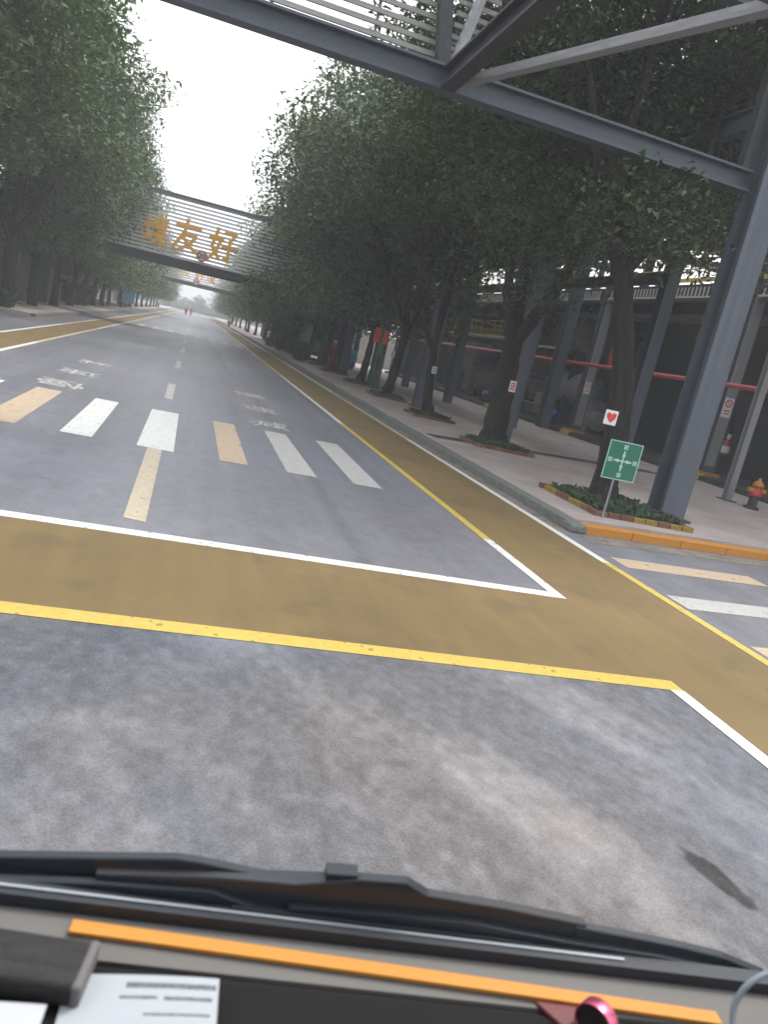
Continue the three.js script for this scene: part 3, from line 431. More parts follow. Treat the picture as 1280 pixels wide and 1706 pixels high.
// ------------------------------------------------------------------ factory on the right
{
  const t = thing('factory_building', 'open steel-framed factory hall behind the right-hand trees', 'building');
  const FX = 18.2, FY = 0.3, cols = [13.6, 23.6, 33.6, 43.6, 53.6, 63.6];
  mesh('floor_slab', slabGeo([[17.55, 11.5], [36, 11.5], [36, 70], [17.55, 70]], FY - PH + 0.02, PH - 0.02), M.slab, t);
  for (const d of cols) {
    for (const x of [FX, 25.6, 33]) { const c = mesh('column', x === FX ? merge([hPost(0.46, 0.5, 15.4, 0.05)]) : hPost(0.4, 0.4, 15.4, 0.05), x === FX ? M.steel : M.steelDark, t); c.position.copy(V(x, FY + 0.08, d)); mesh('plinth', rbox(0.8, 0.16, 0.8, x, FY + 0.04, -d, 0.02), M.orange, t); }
    if (d < 40) mesh('column_face', box(0.42, 5.9, 0.012, FX - 0.04, FY + 3.3, -(d - 0.262)), M.steelPale, t);
    for (const y of [6.75, 11.4, 15.6]) mesh('cross_beam', hBeam(V(FX + 0.3, y, d), V(33, y, d), 0.3, 0.5), M.steel, t);
  }
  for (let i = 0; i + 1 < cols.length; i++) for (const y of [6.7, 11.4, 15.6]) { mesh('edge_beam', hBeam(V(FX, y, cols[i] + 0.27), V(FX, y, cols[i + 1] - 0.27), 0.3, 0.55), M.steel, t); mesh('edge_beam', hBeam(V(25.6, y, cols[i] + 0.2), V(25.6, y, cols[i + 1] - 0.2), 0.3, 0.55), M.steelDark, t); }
  mesh('deck', box(15.6, 0.12, 58, 26, 7.06, -40.6), M.slab, t); mesh('deck', box(15.6, 0.12, 30, 26, 11.8, -27), M.slab, t); mesh('roof', box(17, 0.2, 60, 26, 16, -40), M.steelDark, t);
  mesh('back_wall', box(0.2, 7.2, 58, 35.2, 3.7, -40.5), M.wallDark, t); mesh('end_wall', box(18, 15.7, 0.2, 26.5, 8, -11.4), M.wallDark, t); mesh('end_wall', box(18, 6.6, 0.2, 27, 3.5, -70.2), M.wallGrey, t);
  mesh('added_inner_wall', box(0.15, 6.4, 33.8, 24.6, 3.5, -53.2), M.wallPale, t); mesh('added_inner_wall', box(0.15, 6.4, 24, 22.4, 3.5, -23.6), M.wallDark, t);  // added walls: near-black one stands for deep shade, pale one lightens the far bays
  // pale edge grating with upright bars along the deck
  for (const [a, b] of [[14, 23.2], [24, 28.2], [28.8, 33.2], [34, 38.2], [38.9, 43.2], [44, 53]]) { const o = [box(0.05, 0.06, b - a, FX - 0.3, 6.55, -(a + b) / 2)]; for (let d = a + 0.1; d < b; d += 0.24) o.push(box(0.03, 0.36, 0.07, FX - 0.3, 6.75, -d)); mesh('deck_grating', merge(o), M.grating, t); }
  // yellow handrails
  const rail = (x, y, d0, d1) => { const o = []; for (const h of [0.5, 1.05]) o.push(bar(V(x, y + h, d0), V(x, y + h, d1), 0.05, 0.05)); o.push(bar(V(x, y + 0.08, d0), V(x, y + 0.08, d1), 0.02, 0.16)); for (let d = d0; d <= d1 + 0.01; d += (d1 - d0) / Math.round((d1 - d0) / 1.1)) o.push(box(0.05, 1.05, 0.05, x, y + 0.525, -d)); mesh('handrail', merge(o), M.yellow, t); };
  rail(FX - 0.35, 7.1, 14, 33); rail(FX - 0.35, 7.1, 35, 52); rail(FX + 0.1, 4.35, 44.2, 53); rail(FX + 0.1, 4.35, 54.2, 62); rail(24, 3.2, 14, 22);
  mesh('platform', box(3, 0.12, 18.4, FX + 1.4, 4.3, -53), M.steel, t); mesh('platform', box(3, 0.5, 8, 25.6, 2.95, -18), M.beige, t);
  for (let i = 0; i < 14; i++) mesh('hanger', box(0.08, 1.0, 0.08, FX + 0.1, 3.74, -(44.6 + i * 1.3)), M.steelPale, t);
  mesh('wall_panel', box(0.12, 3.4, 4.4, 22.6, 9.4, -20), M.steelPale, t); mesh('wall_panel', box(0.12, 3.2, 3.0, 22.6, 9.2, -25.2), M.steelPale, t);
  for (const [x, y, r, m] of [[19.2, 6.1, 0.1, M.steelPale], [19.6, 6.15, 0.14, M.beige], [20.2, 6.1, 0.1, M.steelPale], [19.0, 10.7, 0.16, M.wallWhite], [19.6, 10.7, 0.12, M.steelPale], [20.2, 10.8, 0.2, M.wallWhite]]) mesh('pipe', pipe([V(x, y, 12), V(x, y, 40), V(x, y, 68)], r, 10, 2), m, t);
  mesh('red_riser', pipe([V(18.75, 3.45, 33.0), V(18.75, 4.6, 33.0), V(18.75, 6.4, 33.0)], 0.12, 10, 4), M.red, t);
  const rc = mesh('column', hPost(0.36, 0.36, 6.2, 0.04), M.steelDark, t); rc.position.copy(V(23.2, FY + 0.2, 27.8)); mesh('red_band', box(0.4, 1.25, 0.4, 23.2, FY + 1.1, -27.8), M.red, t); mesh('plinth', rbox(0.7, 0.3, 0.7, 23.2, FY + 0.1, -27.8, 0.02), M.orange, t);
  seed = 606;
  for (let i = 0; i < 26; i++) { const x = rr(18.9, 23.5), y = rr(1.0, 6.2), d0 = rr(35, 56), L = rr(3, 10), r = rr(0.04, 0.13), m = [M.steelPale, M.beige, M.steel, M.wallWhite, M.steelDark, M.red][Math.floor(rnd() * 5.4)];
    if (i % 3) mesh('pipe', pipe([V(x, y, d0), V(x, y, d0 + L / 2), V(x, y, Math.min(66, d0 + L))], r, 8, 2), m, t); else mesh('pipe', pipe([V(x, 0.3, d0), V(x, 3, d0), V(x, 6.5, d0)], r, 8, 2), m, t); }
  for (let i = 0; i < 7; i++) mesh('girder', hBeam(V(18.5, 5.7 + (i % 2) * 0.2, 36 + i * 3.9), V(30, 5.7 + (i % 2) * 0.2, 36 + i * 3.9), 0.16, 0.26), M.steel, t);
  for (let i = 0; i < 5; i++) mesh('cabinet', rbox(0.8, rr(1.2, 1.9), 0.7, rr(19.5, 22), 1.1, -(36.5 + i * 5.6), 0.03), [M.steelPale, M.beige, M.steelDark][i % 3], t);
  // square yellow kerb ends seen at the front columns
  for (const [x, d] of [[17.5, 23.1], [17.5, 33.0], [17.45, 43]]) mesh('kerb_end', rbox(0.5, 0.22, 0.4, x, PH + 0.13, -d, 0.02), M.yellow, t);
}
{
  const t = thing('red_pipe', 'long red fire-water pipe running level in front of the factory columns', 'pipe'); mesh('pipe_run', pipe([V(17.3, 3.45, 12), V(17.3, 3.45, 40), V(17.3, 3.45, 70)], 0.085, 12, 2), M.redPipe, t);
  for (const d of [13.6, 23.6, 33.6, 43.6, 53.6, 63.6]) mesh('bracket', box(0.7, 0.06, 0.08, 17.62, 3.35, -d), M.steelDark, t);
}
const post35 = thing('steel_post', 'blue-grey steel post in front of the factory, left of the white-faced column', 'post', V(17.0, PH, 34.6)); mesh('shaft', hPost(0.5, 0.5, 8.5, 0.05), M.steel, post35); mesh('cap', rbox(0.6, 0.06, 0.6, 0, 8.52, 0), M.steelDark, post35);
function vessel(x, y, d, r, L, mat, label, name = 'process_tank') {         // horizontal vessel with dished ends, along the road
  const t = thing(name, label, 'tank', V(x, 0, d)), pts = []; for (let i = 0; i <= 8; i++) { const a = i / 8 * Math.PI / 2; pts.push(new THREE.Vector2(r * Math.sin(a) + 0.001, -L / 2 - 0.45 * r * Math.cos(a))); } for (let i = 0; i <= 8; i++) { const a = i / 8 * Math.PI / 2; pts.push(new THREE.Vector2(r * Math.cos(a) + 0.001, L / 2 + 0.45 * r * Math.sin(a))); }
  mesh('shell', new THREE.LatheGeometry(pts, 28).rotateX(Math.PI / 2).translate(0, y, 0), mat, t);
  for (const s of [-0.32, 0.32]) { mesh('saddle', box(1.5 * r, Math.max(0.1, y - r * 0.8 - 0.3), 0.25, 0, (y - r * 0.8 + 0.3) / 2, s * L), M.steelDark, t); mesh('band', new THREE.TorusGeometry(r + 0.01, 0.03, 6, 28).translate(0, y, s * L), M.steelPale, t); }
  mesh('nozzle', cyl(0.16, 0.16, 0.35, 0, y + r * 0.95, 0), M.steelPale, t);
}
vessel(20.9, 5.25, 40.2, 1.15, 3.4, M.beige, 'upper beige tank under the factory deck, above the red pipe'); vessel(20.9, 2.3, 39.8, 0.95, 3.6, M.steelPale, 'lower pale tank below the red pipe, beneath the beige one'); vessel(21.0, 1.7, 52, 1.0, 4.2, M.steelPale, 'pale tank deep under the yellow-railed platform'); vessel(20.6, 0.95, 36.6, 0.5, 1.6, M.steelPale, 'small low tank behind the blue-grey steel post');
function column(x, d, r, h, mat, label) { const t = thing('upright_tank', label, 'tank', V(x, 0.3, d)); const pts = [[0.001, 0], [r, 0], [r, h], [r * 0.8, h + r * 0.3], [r * 0.4, h + r * 0.5], [0.001, h + r * 0.55]].map(([a, b]) => new THREE.Vector2(a, b)); mesh('shell', new THREE.LatheGeometry(pts, 24), mat, t); for (const y of [0.35, 0.7]) mesh('band', new THREE.TorusGeometry(r + 0.01, 0.035, 6, 28).rotateX(Math.PI / 2).translate(0, y * h, 0), M.steelDark, t); mesh('ladder', merge([box(0.04, h, 0.04, -r - 0.1, h / 2, 0.2), box(0.04, h, 0.04, -r - 0.1, h / 2, -0.2)]), M.yellow, t); }
column(22.5, 47.6, 0.9, 3.2, M.wallWhite, 'white upright tank behind the yellow-railed platform, nearer one'); column(22.3, 57.5, 1.0, 3.2, M.steelPale, 'grey upright tank behind the yellow-railed platform, farther one');
function pumpSet(x, d, label) { const t = thing('pump', label, 'pump', V(x, 0.3, d)); mesh('base_frame', rbox(0.6, 0.15, 1.4, 0, 0.075, 0), M.steelDark, t); mesh('motor', new THREE.CylinderGeometry(0.24, 0.24, 0.7, 18).rotateX(Math.PI / 2).translate(0, 0.45, 0.3), M.blue, t); mesh('casing', new THREE.SphereGeometry(0.27, 16, 12).scale(1, 1, 0.8).translate(0, 0.45, -0.35), M.steelPale, t); mesh('outlet', cyl(0.09, 0.09, 0.6, 0, 0.55, -0.35), M.red, t); }
pumpSet(18.9, 37.6, 'blue motor pump on the floor below the pale tank'); pumpSet(19.0, 47.5, 'blue motor pump under the yellow-railed platform');

// ------------------------------------------------------------------ left side
{
  const t = thing('steel_post', 'wide grey steel post at the left picture edge', 'post', V(-9.6, PH, 45)); mesh('shaft', hPost(0.85, 0.7, 9.5, 0.06), M.steel, t); mesh('beam_stub', box(0.3, 0.5, 5.2, 0, 7.2, -2.95), M.steel, t); mesh('base_plate', rbox(1.1, 0.06, 1.0, 0, 0.02, 0), M.steelDark, t);
  const s = thing('steel_post', 'thinner pale post to the right of the wide grey one on the left', 'post', V(-9.9, PH, 51)); mesh('shaft', hPost(0.42, 0.42, 9.4, 0.05), M.steelPale, s); mesh('base_plate', rbox(0.7, 0.06, 0.7, 0, 0.02, 0), M.steelDark, s);
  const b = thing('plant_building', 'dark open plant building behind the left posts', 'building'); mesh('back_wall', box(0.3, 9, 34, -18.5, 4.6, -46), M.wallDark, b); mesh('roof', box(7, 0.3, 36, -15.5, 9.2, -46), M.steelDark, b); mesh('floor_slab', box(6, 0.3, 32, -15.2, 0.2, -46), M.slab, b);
  for (const d of [32, 39, 46, 53, 60]) { const c = mesh('column', hPost(0.4, 0.4, 8.8), M.steel, b); c.position.copy(V(-12.6, 0.25, d)); mesh('cross_beam', hBeam(V(-12.4, 5.4, d), V(-18.3, 5.4, d), 0.25, 0.4), M.steelPale, b); }
  mesh('edge_beam', hBeam(V(-12.6, 5.4, 30.5), V(-12.6, 5.4, 61.5), 0.25, 0.45), M.steelPale, b); for (const [y, m] of [[2.0, M.red], [3.1, M.red], [5.9, M.steelPale]]) mesh('pipe', pipe([V(-12.9, y, 31), V(-12.9, y, 46), V(-12.9, y, 61)], 0.1, 8, 2), m, b);
  const w = thing('low_wall', 'low pale concrete wall along the left pavement by the dark building', 'wall'); mesh('wall_body', rbox(0.3, 0.55, 24, -11.9, PH + 0.27, -56, 0.02), M.concrete, w); mesh('coping', rbox(0.42, 0.07, 24.2, -11.9, PH + 0.58, -56, 0.02), M.wallWhite, w);
  const h = thing('warehouse', 'grey warehouse with upright wall panels behind the left trees', 'building'); seed = 77;
  const tones = [0.8, 1, 1.25, 0.6].map((k) => std(lin(0.48 * k, 0.48 * k, 0.5 * k), { map: steelTex, roughness: 0.7 }));
  for (let i = 0; i < 14; i++) mesh('wall_panel', box(0.12 + (i % 2) * 0.05, 6.6, 1.94, -12.9, 3.45, -(64 + i * 2)), tones[Math.floor(rnd() * 4)], h);
  mesh('body', box(12, 6.4, 28, -19, 3.3, -77), M.wallGrey, h); mesh('eaves', box(0.5, 0.35, 28.6, -12.9, 6.9, -77), M.steelPale, h); mesh('roof', box(13, 0.3, 28.6, -19, 7.0, -77), M.steelDark, h);
  const g = thing('white_building', 'white building with tall dark windows beyond the grey warehouse', 'building'); mesh('body', box(10, 8, 56, -17.9, 4.1, -121), M.wallWhite, g); mesh('roof', box(11, 0.35, 57, -17.9, 8.3, -121), M.concrete, g);
  for (let i = 0; i < 11; i++) { mesh('window', box(0.1, 4.6, 1.6, -12.86, 3.6, -(96 + i * 4.7)), M.steelDark, g); mesh('pilaster', box(0.25, 7.9, 0.5, -12.8, 4.05, -(98.4 + i * 4.7)), M.wallWhite, g); }
}
// ------------------------------------------------------------------ signs and small things
{
  const t = thing('assembly_sign', 'square green sign with a white cross of arrows on a thin pole', 'sign', V(7.0, PH, 11.25), 0.0);
  mesh('pole', cyl(0.018, 0.018, 1.3, 0.06, 0, -0.03, 10), M.steelPale, t);
  mesh('panel', rbox(0.62, 0.64, 0.02, 0.1, 1.0, 0, 0.006), M.signGreen, t);
  const b = []; for (const [w, h, x, y] of [[0.62, 0.014, 0, 0.313], [0.62, 0.014, 0, -0.313], [0.014, 0.612, 0.303, 0], [0.014, 0.612, -0.303, 0]]) b.push(box(w, h, 0.006, x + 0.1, 1 + y, 0.012)); mesh('border', merge(b), M.signMint, t);
  for (let k = 0; k < 4; k++) {
    const s = new THREE.Shape(); s.moveTo(0.012, 0.02); s.lineTo(0.012, 0.075); s.lineTo(0.032, 0.075); s.lineTo(0.02, 0.12); s.lineTo(0.014, 0.12); s.lineTo(0.014, 0.17); s.lineTo(-0.014, 0.17); s.lineTo(-0.014, 0.12); s.lineTo(-0.02, 0.12); s.lineTo(-0.032, 0.075); s.lineTo(-0.012, 0.075); s.lineTo(-0.012, 0.02);
    const g = new THREE.ExtrudeGeometry(s, { depth: 0.004, bevelEnabled: false }); g.rotateZ(k * Math.PI / 2); mesh('arrow', g.translate(0.1, 1.0, 0.011), M.signMint, t);
    const o = []; for (const q of [-1, 0, 1]) { o.push(box(0.075, 0.015, 0.004, 0, 0.235 + q * 0.026, 0.013)); } o.push(box(0.012, 0.075, 0.005, -0.02, 0.235, 0.013), box(0.012, 0.075, 0.0054, 0.024, 0.235, 0.013)); const q = merge(o); if (k === 1) q.translate(-0.235, -0.235, 0); else if (k === 3) q.translate(0.235, -0.235, 0); else if (k === 2) q.translate(0, -0.47, 0); mesh('character', q.translate(0.1, 1.0, 0), M.signMint, t);
  }
  mesh('hub', new THREE.CylinderGeometry(0.024, 0.024, 0.006, 14).rotateX(Math.PI / 2).translate(0.1, 1, 0.012), M.signMint, t);
  const h = thing('heart_plate', 'white square plate with a red heart fixed to the dark tree', 'sign', V(7.3, 1.76, 12.3)); mesh('plate', rbox(0.25, 0.26, 0.02, 0, 0, 0, 0.008), M.signWhite, h);
  const s = new THREE.Shape(); s.moveTo(0, -0.09); s.bezierCurveTo(-0.13, 0.0, -0.11, 0.1, -0.045, 0.085); s.bezierCurveTo(-0.02, 0.08, 0, 0.06, 0, 0.045); s.bezierCurveTo(0, 0.06, 0.02, 0.08, 0.045, 0.085); s.bezierCurveTo(0.11, 0.1, 0.13, 0, 0, -0.09);
  mesh('heart', new THREE.ExtrudeGeometry(s, { depth: 0.004, bevelEnabled: false }).translate(0, 0, 0.011), M.signRed, h); mesh('strap', box(0.03, 0.03, 0.5, 0.05, 0, -0.26), M.steelDark, h);
}
function tagPlate(x, y, d, w, h, kind, label) { const t = thing('tree_tag', label, 'tag', V(x, y, d)); mesh('plate', rbox(w, h, 0.015, 0, 0, 0, 0.004), M.signWhite, t); const o = []; for (let i = 0; i < 3; i++) o.push(box(w * 0.62, h * 0.13, 0.004, 0, h * (0.26 - i * 0.26), 0.009)); if (kind) o.push(box(w * 0.16, h * 0.7, 0.0046, -w * 0.2, 0, 0.009), box(w * 0.16, h * 0.7, 0.0046, w * 0.22, 0, 0.009)); mesh('print', merge(o), kind ? M.signRed : M.steelDark, t); }
tagPlate(8.62, 1.85, 19.9, 0.19, 0.3, 1, 'small white tag with red print on the thick forked trunk'); tagPlate(8.28, 1.75, 26.1, 0.17, 0.24, 0, 'small white tag on the slim kinked trunk'); tagPlate(8.25, 1.95, 32.2, 0.18, 0.26, 0, 'small white tag on the trunk beside the red panels');
function noEntry(x, y, d, s, label) { const t = thing('warning_sign', label, 'sign', V(x, y, d)); mesh('plate', rbox(0.34 * s, 0.62 * s, 0.012, 0, 0, 0, 0.004), M.signWhite, t); mesh('ring', new THREE.TorusGeometry(0.11 * s, 0.02 * s, 6, 24).translate(0, 0.14 * s, 0.01), M.signRed, t); mesh('slash', box(0.2 * s, 0.025 * s, 0.006, 0, 0.14 * s, 0.009, 0, 0, -0.8), M.signRed, t); mesh('text_line', merge([box(0.24 * s, 0.04 * s, 0.004, 0, -0.1 * s, 0.008), box(0.2 * s, 0.04 * s, 0.004, 0, -0.19 * s, 0.008)]), M.signRed, t); }
noEntry(18.14, 2.75, 23.31, 1.1, 'red prohibition sign on the white face of the right factory column'); noEntry(18.14, 2.45, 33.31, 0.9, 'small red and white sign on the column beside the blue-grey post');
{
  const t = thing('roadside_panels', 'pair of orange-red panels on a green post between the right-hand trees', 'sign', V(8.75, PH, 37.0)); mesh('post', cyl(0.05, 0.05, 3.0, 0, 0, 0, 10), M.green, t); mesh('panel', rbox(0.3, 0.7, 0.05, -0.22, 2.55, 0.03, 0.02), M.signOrange, t); mesh('panel', rbox(0.24, 0.66, 0.05, 0.2, 2.5, 0.03, 0.02), M.signOrange, t); mesh('green_box', rbox(0.26, 0.6, 0.12, 0.05, 1.85, 0.02, 0.02), M.green, t); mesh('foot', cyl(0.14, 0.1, 0.12, 0, 0, 0, 14), M.concrete, t);
  const b = thing('waste_bin', 'light blue domed bin with a dark blue base behind the right-hand trees', 'bin', V(11.7, PH, 58)); const L = (p) => new THREE.LatheGeometry(p.map(([a, c]) => new THREE.Vector2(a, c)), 20); mesh('body', L([[0.001, 0], [0.36, 0], [0.42, 0.55], [0.001, 0.55]]), M.blue, b); mesh('lid', L([[0.48, 0.55], [0.52, 0.75], [0.47, 1.15], [0.3, 1.38], [0.001, 1.45]]), M.skyBlue, b); mesh('rim', new THREE.TorusGeometry(0.47, 0.03, 6, 24).rotateX(Math.PI / 2).translate(0, 0.56, 0), M.skyBlue, b);
  const s = thing('blue_sign', 'light blue roadside board far along the left pavement', 'sign', V(-7.15, PH, 92)); for (const x of [-0.4, 0.4]) mesh('leg', cyl(0.05, 0.05, 0.8, x, 0, 0, 8), M.steelPale, s); mesh('board', rbox(1.35, 1.3, 0.06, 0, 1.4, 0, 0.02), M.skyBlue, s); mesh('frame', merge([box(1.45, 0.06, 0.08, 0, 2.08, 0), box(1.45, 0.06, 0.08, 0, 0.72, 0)]), M.signWhite, s);
  const q = thing('white_sign', 'tiny white sign plate far off at the left kerb', 'sign', V(-6.9, PH, 165)); mesh('leg', cyl(0.04, 0.04, 1.5, 0, 0, 0, 8), M.steelPale, q); mesh('plate', rbox(0.8, 0.8, 0.05, 0, 1.5, 0, 0.02), M.signWhite, q);
  // fire hydrant at the right edge
  const h = thing('fire_hydrant', 'red and orange fire hydrant with dark base at the right edge', 'hydrant', V(15.05, PH, 17.2)); mesh('base', L([[0.001, 0], [0.2, 0], [0.2, 0.05], [0.12, 0.08], [0.12, 0.34], [0.001, 0.34]]), M.drain, h); mesh('body', L([[0.001, 0.34], [0.15, 0.34], [0.16, 0.4], [0.13, 0.44], [0.13, 0.6], [0.001, 0.6]]), M.red, h); mesh('cap', L([[0.001, 0.6], [0.15, 0.6], [0.15, 0.66], [0.1, 0.74], [0.04, 0.78], [0.04, 0.84], [0.001, 0.84]]), M.orange, h); for (const a of [-1, 1]) mesh('outlet', new THREE.CylinderGeometry(0.06, 0.07, 0.16, 14).rotateZ(Math.PI / 2).translate(a * 0.19, 0.5, 0), M.orange, h);
  const p = thing('grey_post', 'slim grey steel post beside the hydrant at the right edge', 'post', V(14.95, PH, 18.1)); mesh('shaft', hPost(0.2, 0.2, 4.5, 0.025), M.steelPale, p); mesh('base_plate', rbox(0.4, 0.03, 0.4, 0, 0.01, 0), M.steelDark, p);
  const e = thing('fire_extinguisher', 'red and white fire extinguisher standing under the dark factory floor', 'extinguisher', V(20.4, 0.3, 25.6)); mesh('stand', box(0.5, 0.75, 0.4, 0, 0.375, 0), M.drain, e); mesh('cylinder', L([[0.001, 0.75], [0.15, 0.75], [0.15, 1.25], [0.05, 1.38], [0.001, 1.4]]), M.red, e); mesh('label_band', cyl(0.154, 0.154, 0.26, 0, 0.85, 0, 18), M.signWhite, e); mesh('valve', rbox(0.12, 0.2, 0.1, 0, 1.48, 0, 0.02), M.signWhite, e);
}
{
  const w = thing('boundary_wall', 'plain grey-brown wall behind the blue bin at the far pavement end', 'wall'); for (let i = 0; i < 5; i++) mesh('wall_panel', box(2.9, 3.2, 0.2, 11.6 + i * 2.94, PH + 1.6, -82), M.wallPale, w); mesh('coping', box(15, 0.12, 0.34, 17.5, PH + 3.26, -82), M.concrete, w);
}
{ // parked box truck
  const t = thing('box_truck', 'white box truck parked behind the right-hand trees by the small bush', 'truck', V(9.9, PH, 63), 0.0); mesh('cargo_box', rbox(2.3, 2.6, 5.2, 0, 2.1, -0.9, 0.06), M.wallWhite, t); mesh('cab', rbox(2.1, 1.9, 1.7, 0, 1.45, 2.6, 0.18), M.wallWhite, t); mesh('windscreen', box(1.8, 0.75, 0.04, 0, 1.85, 3.46), M.black, t); mesh('bumper', rbox(2.1, 0.3, 0.2, 0, 0.5, 3.5, 0.05), M.steelDark, t);
  for (const x of [-0.7, 0.7]) mesh('headlight', rbox(0.32, 0.18, 0.06, x, 0.85, 3.46, 0.03), M.signWhite, t); for (const x of [-0.95, 0.95]) for (const z of [2.3, -2.4]) { const w = mesh('wheel', new THREE.CylinderGeometry(0.42, 0.42, 0.28, 22).rotateZ(Math.PI / 2).translate(x, 0.42, z), M.rubber, t); mesh('rim', new THREE.CylinderGeometry(0.22, 0.22, 0.3, 16).rotateZ(Math.PI / 2).translate(x, 0.42, z), M.steelPale, w); } mesh('chassis', box(1.2, 0.25, 6, 0, 0.7, -0.2), M.steelDark, t);
}
// ------------------------------------------------------------------ people far along the road
{
  const cap = (p, a, b, r0, r1) => { const ab = b.clone().sub(a), t = Math.min(1, Math.max(0, p.clone().sub(a).dot(ab) / ab.lengthSq())); return p.distanceTo(a.clone().addScaledVector(ab, t)) - (r0 + (r1 - r0) * t); };
  const smin = (a, b, k) => { const h = Math.max(k - Math.abs(a - b), 0) / k; return Math.min(a, b) - h * h * k * 0.25; };
  const W = (x, y, z) => new THREE.Vector3(x, y, z);
  const bones = [[W(0, 1.0, 0), W(0, 1.38, -0.01), .15, .16], [W(-.13, 1.4, 0), W(.13, 1.4, 0), .08, .08], [W(0, 1.42, 0), W(0, 1.56, .01), .055, .05]];
  const arms = [], legs = [], hands = [];
  for (const s of [-1, 1]) { arms.push([W(s * .2, 1.4, 0), W(s * .26, 1.13, -.02), .058, .045], [W(s * .26, 1.13, -.02), W(s * .24, .88, .08), .045, .033]); legs.push([W(s * .09, .95, 0), W(s * .1, .5, .03 * s), .09, .06], [W(s * .1, .5, .03 * s), W(s * .11, .08, -.03 * s), .06, .042], [W(s * .11, .05, -.03 * s - .03), W(s * .12, .04, -.03 * s + .14), .045, .035]); hands.push([W(s * .24, .86, .09), W(s * .235, .76, .12), .034, .022]); for (let f = 0; f < 4; f++) hands.push([W(s * (.225 + f * .012), .78, .1 + f * .008), W(s * (.218 + f * .012), .7, .125 + f * .008), .011, .008]); hands.push([W(s * .22, .82, .12), W(s * .2, .77, .15), .012, .009]); }
  const head = [[W(0, 1.64, .01), W(0, 1.72, .0), .082, .095], [W(0, 1.645, .09), W(0, 1.66, .1), .02, .014], [W(-.09, 1.66, 0), W(-.095, 1.68, 0), .02, .02], [W(.09, 1.66, 0), W(.095, 1.68, 0), .02, .02]];
  function mc(list, grow, res, lo, hi, cut) {
    const m = new MarchingCubes(res, M.black, false, false, 60000); m.isolation = 0; const p = new THREE.Vector3(), c = lo.clone().add(hi).multiplyScalar(.5), h = hi.clone().sub(lo).multiplyScalar(.5);
    for (let z = 0; z < res; z++) for (let y = 0; y < res; y++) for (let x = 0; x < res; x++) { p.set((x - res / 2) / (res / 2) * h.x + c.x, (y - res / 2) / (res / 2) * h.y + c.y, (z - res / 2) / (res / 2) * h.z + c.z); let d = 9; for (const [a, b, r0, r1] of list) d = smin(d, cap(p, a, b, r0 + grow, r1 + grow), 0.05); if (cut) d = Math.max(d, cut(p)); m.field[z * res * res + y * res + x] = -d; }
    m.update(); const g = new THREE.BufferGeometry(), a = Float32Array.from(m.positionArray.slice(0, m.count * 3)); for (let i = 0; i < a.length; i += 3) { a[i] = a[i] * h.x + c.x; a[i + 1] = a[i + 1] * h.y + c.y; a[i + 2] = a[i + 2] * h.z + c.z; } g.setAttribute('position', new THREE.BufferAttribute(a, 3)); g.computeVertexNormals(); return g;
  }
  const lo = W(-.42, -.03, -.42), hi = W(.42, 1.9, .42), all = [...bones, ...arms, ...legs, ...hands, ...head];
  const body = mc(all, 0, 64, lo, hi), jacket = mc([...bones.slice(0, 2), ...arms], 0.022, 56, lo, hi, (p) => Math.max(p.y - 1.47, .86 - p.y)), pants = mc([...legs.filter((_, i) => i % 3 < 2), [W(0, .98, 0), W(0, 1.02, 0), .15, .15]], 0.02, 56, lo, hi, (p) => Math.max(p.y - 1.02, .1 - p.y)), hat = mc([[W(0, 1.73, 0), W(0, 1.76, 0), .118, .105], [W(0, 1.72, .08), W(0, 1.72, .13), .04, .02]], 0, 40, W(-.2, 1.6, -.2), W(.2, 1.9, .2), (p) => 1.71 - p.y);
  const skin = std(lin(0.32, 0.19, 0.13), { roughness: 0.6 });
  const person = (x, d, turn, top, bot, hm, label, y) => { const t = thing('person', label, 'person', V(x, y, d), turn); mesh('body', body, skin, t); mesh('jacket', jacket, top, t); mesh('trousers', pants, bot, t); mesh('helmet', hat, hm, t); };
  const maroon = std(lin(0.16, 0.015, 0.035)), navy = std(lin(0.02, 0.025, 0.05)), rose = std(lin(0.5, 0.05, 0.06)), lime = std(lin(0.45, 0.6, 0.08));
  person(7.75, 43.4, 0.3, maroon, maroon, M.signWhite, 'person in dark red work clothes and white helmet standing on the right pavement', PH);
  person(-1.75, 176, 0, rose, navy, M.signWhite, 'left one of two tiny people in red far down the road', 0); person(-0.7, 181, 3, rose, rose, M.signRed, 'right one of two tiny people in red far down the road', 0); person(5.95, 138, 0.5, lime, navy, M.yellow, 'person in a yellow-green vest far off at the right road edge', 0);
}
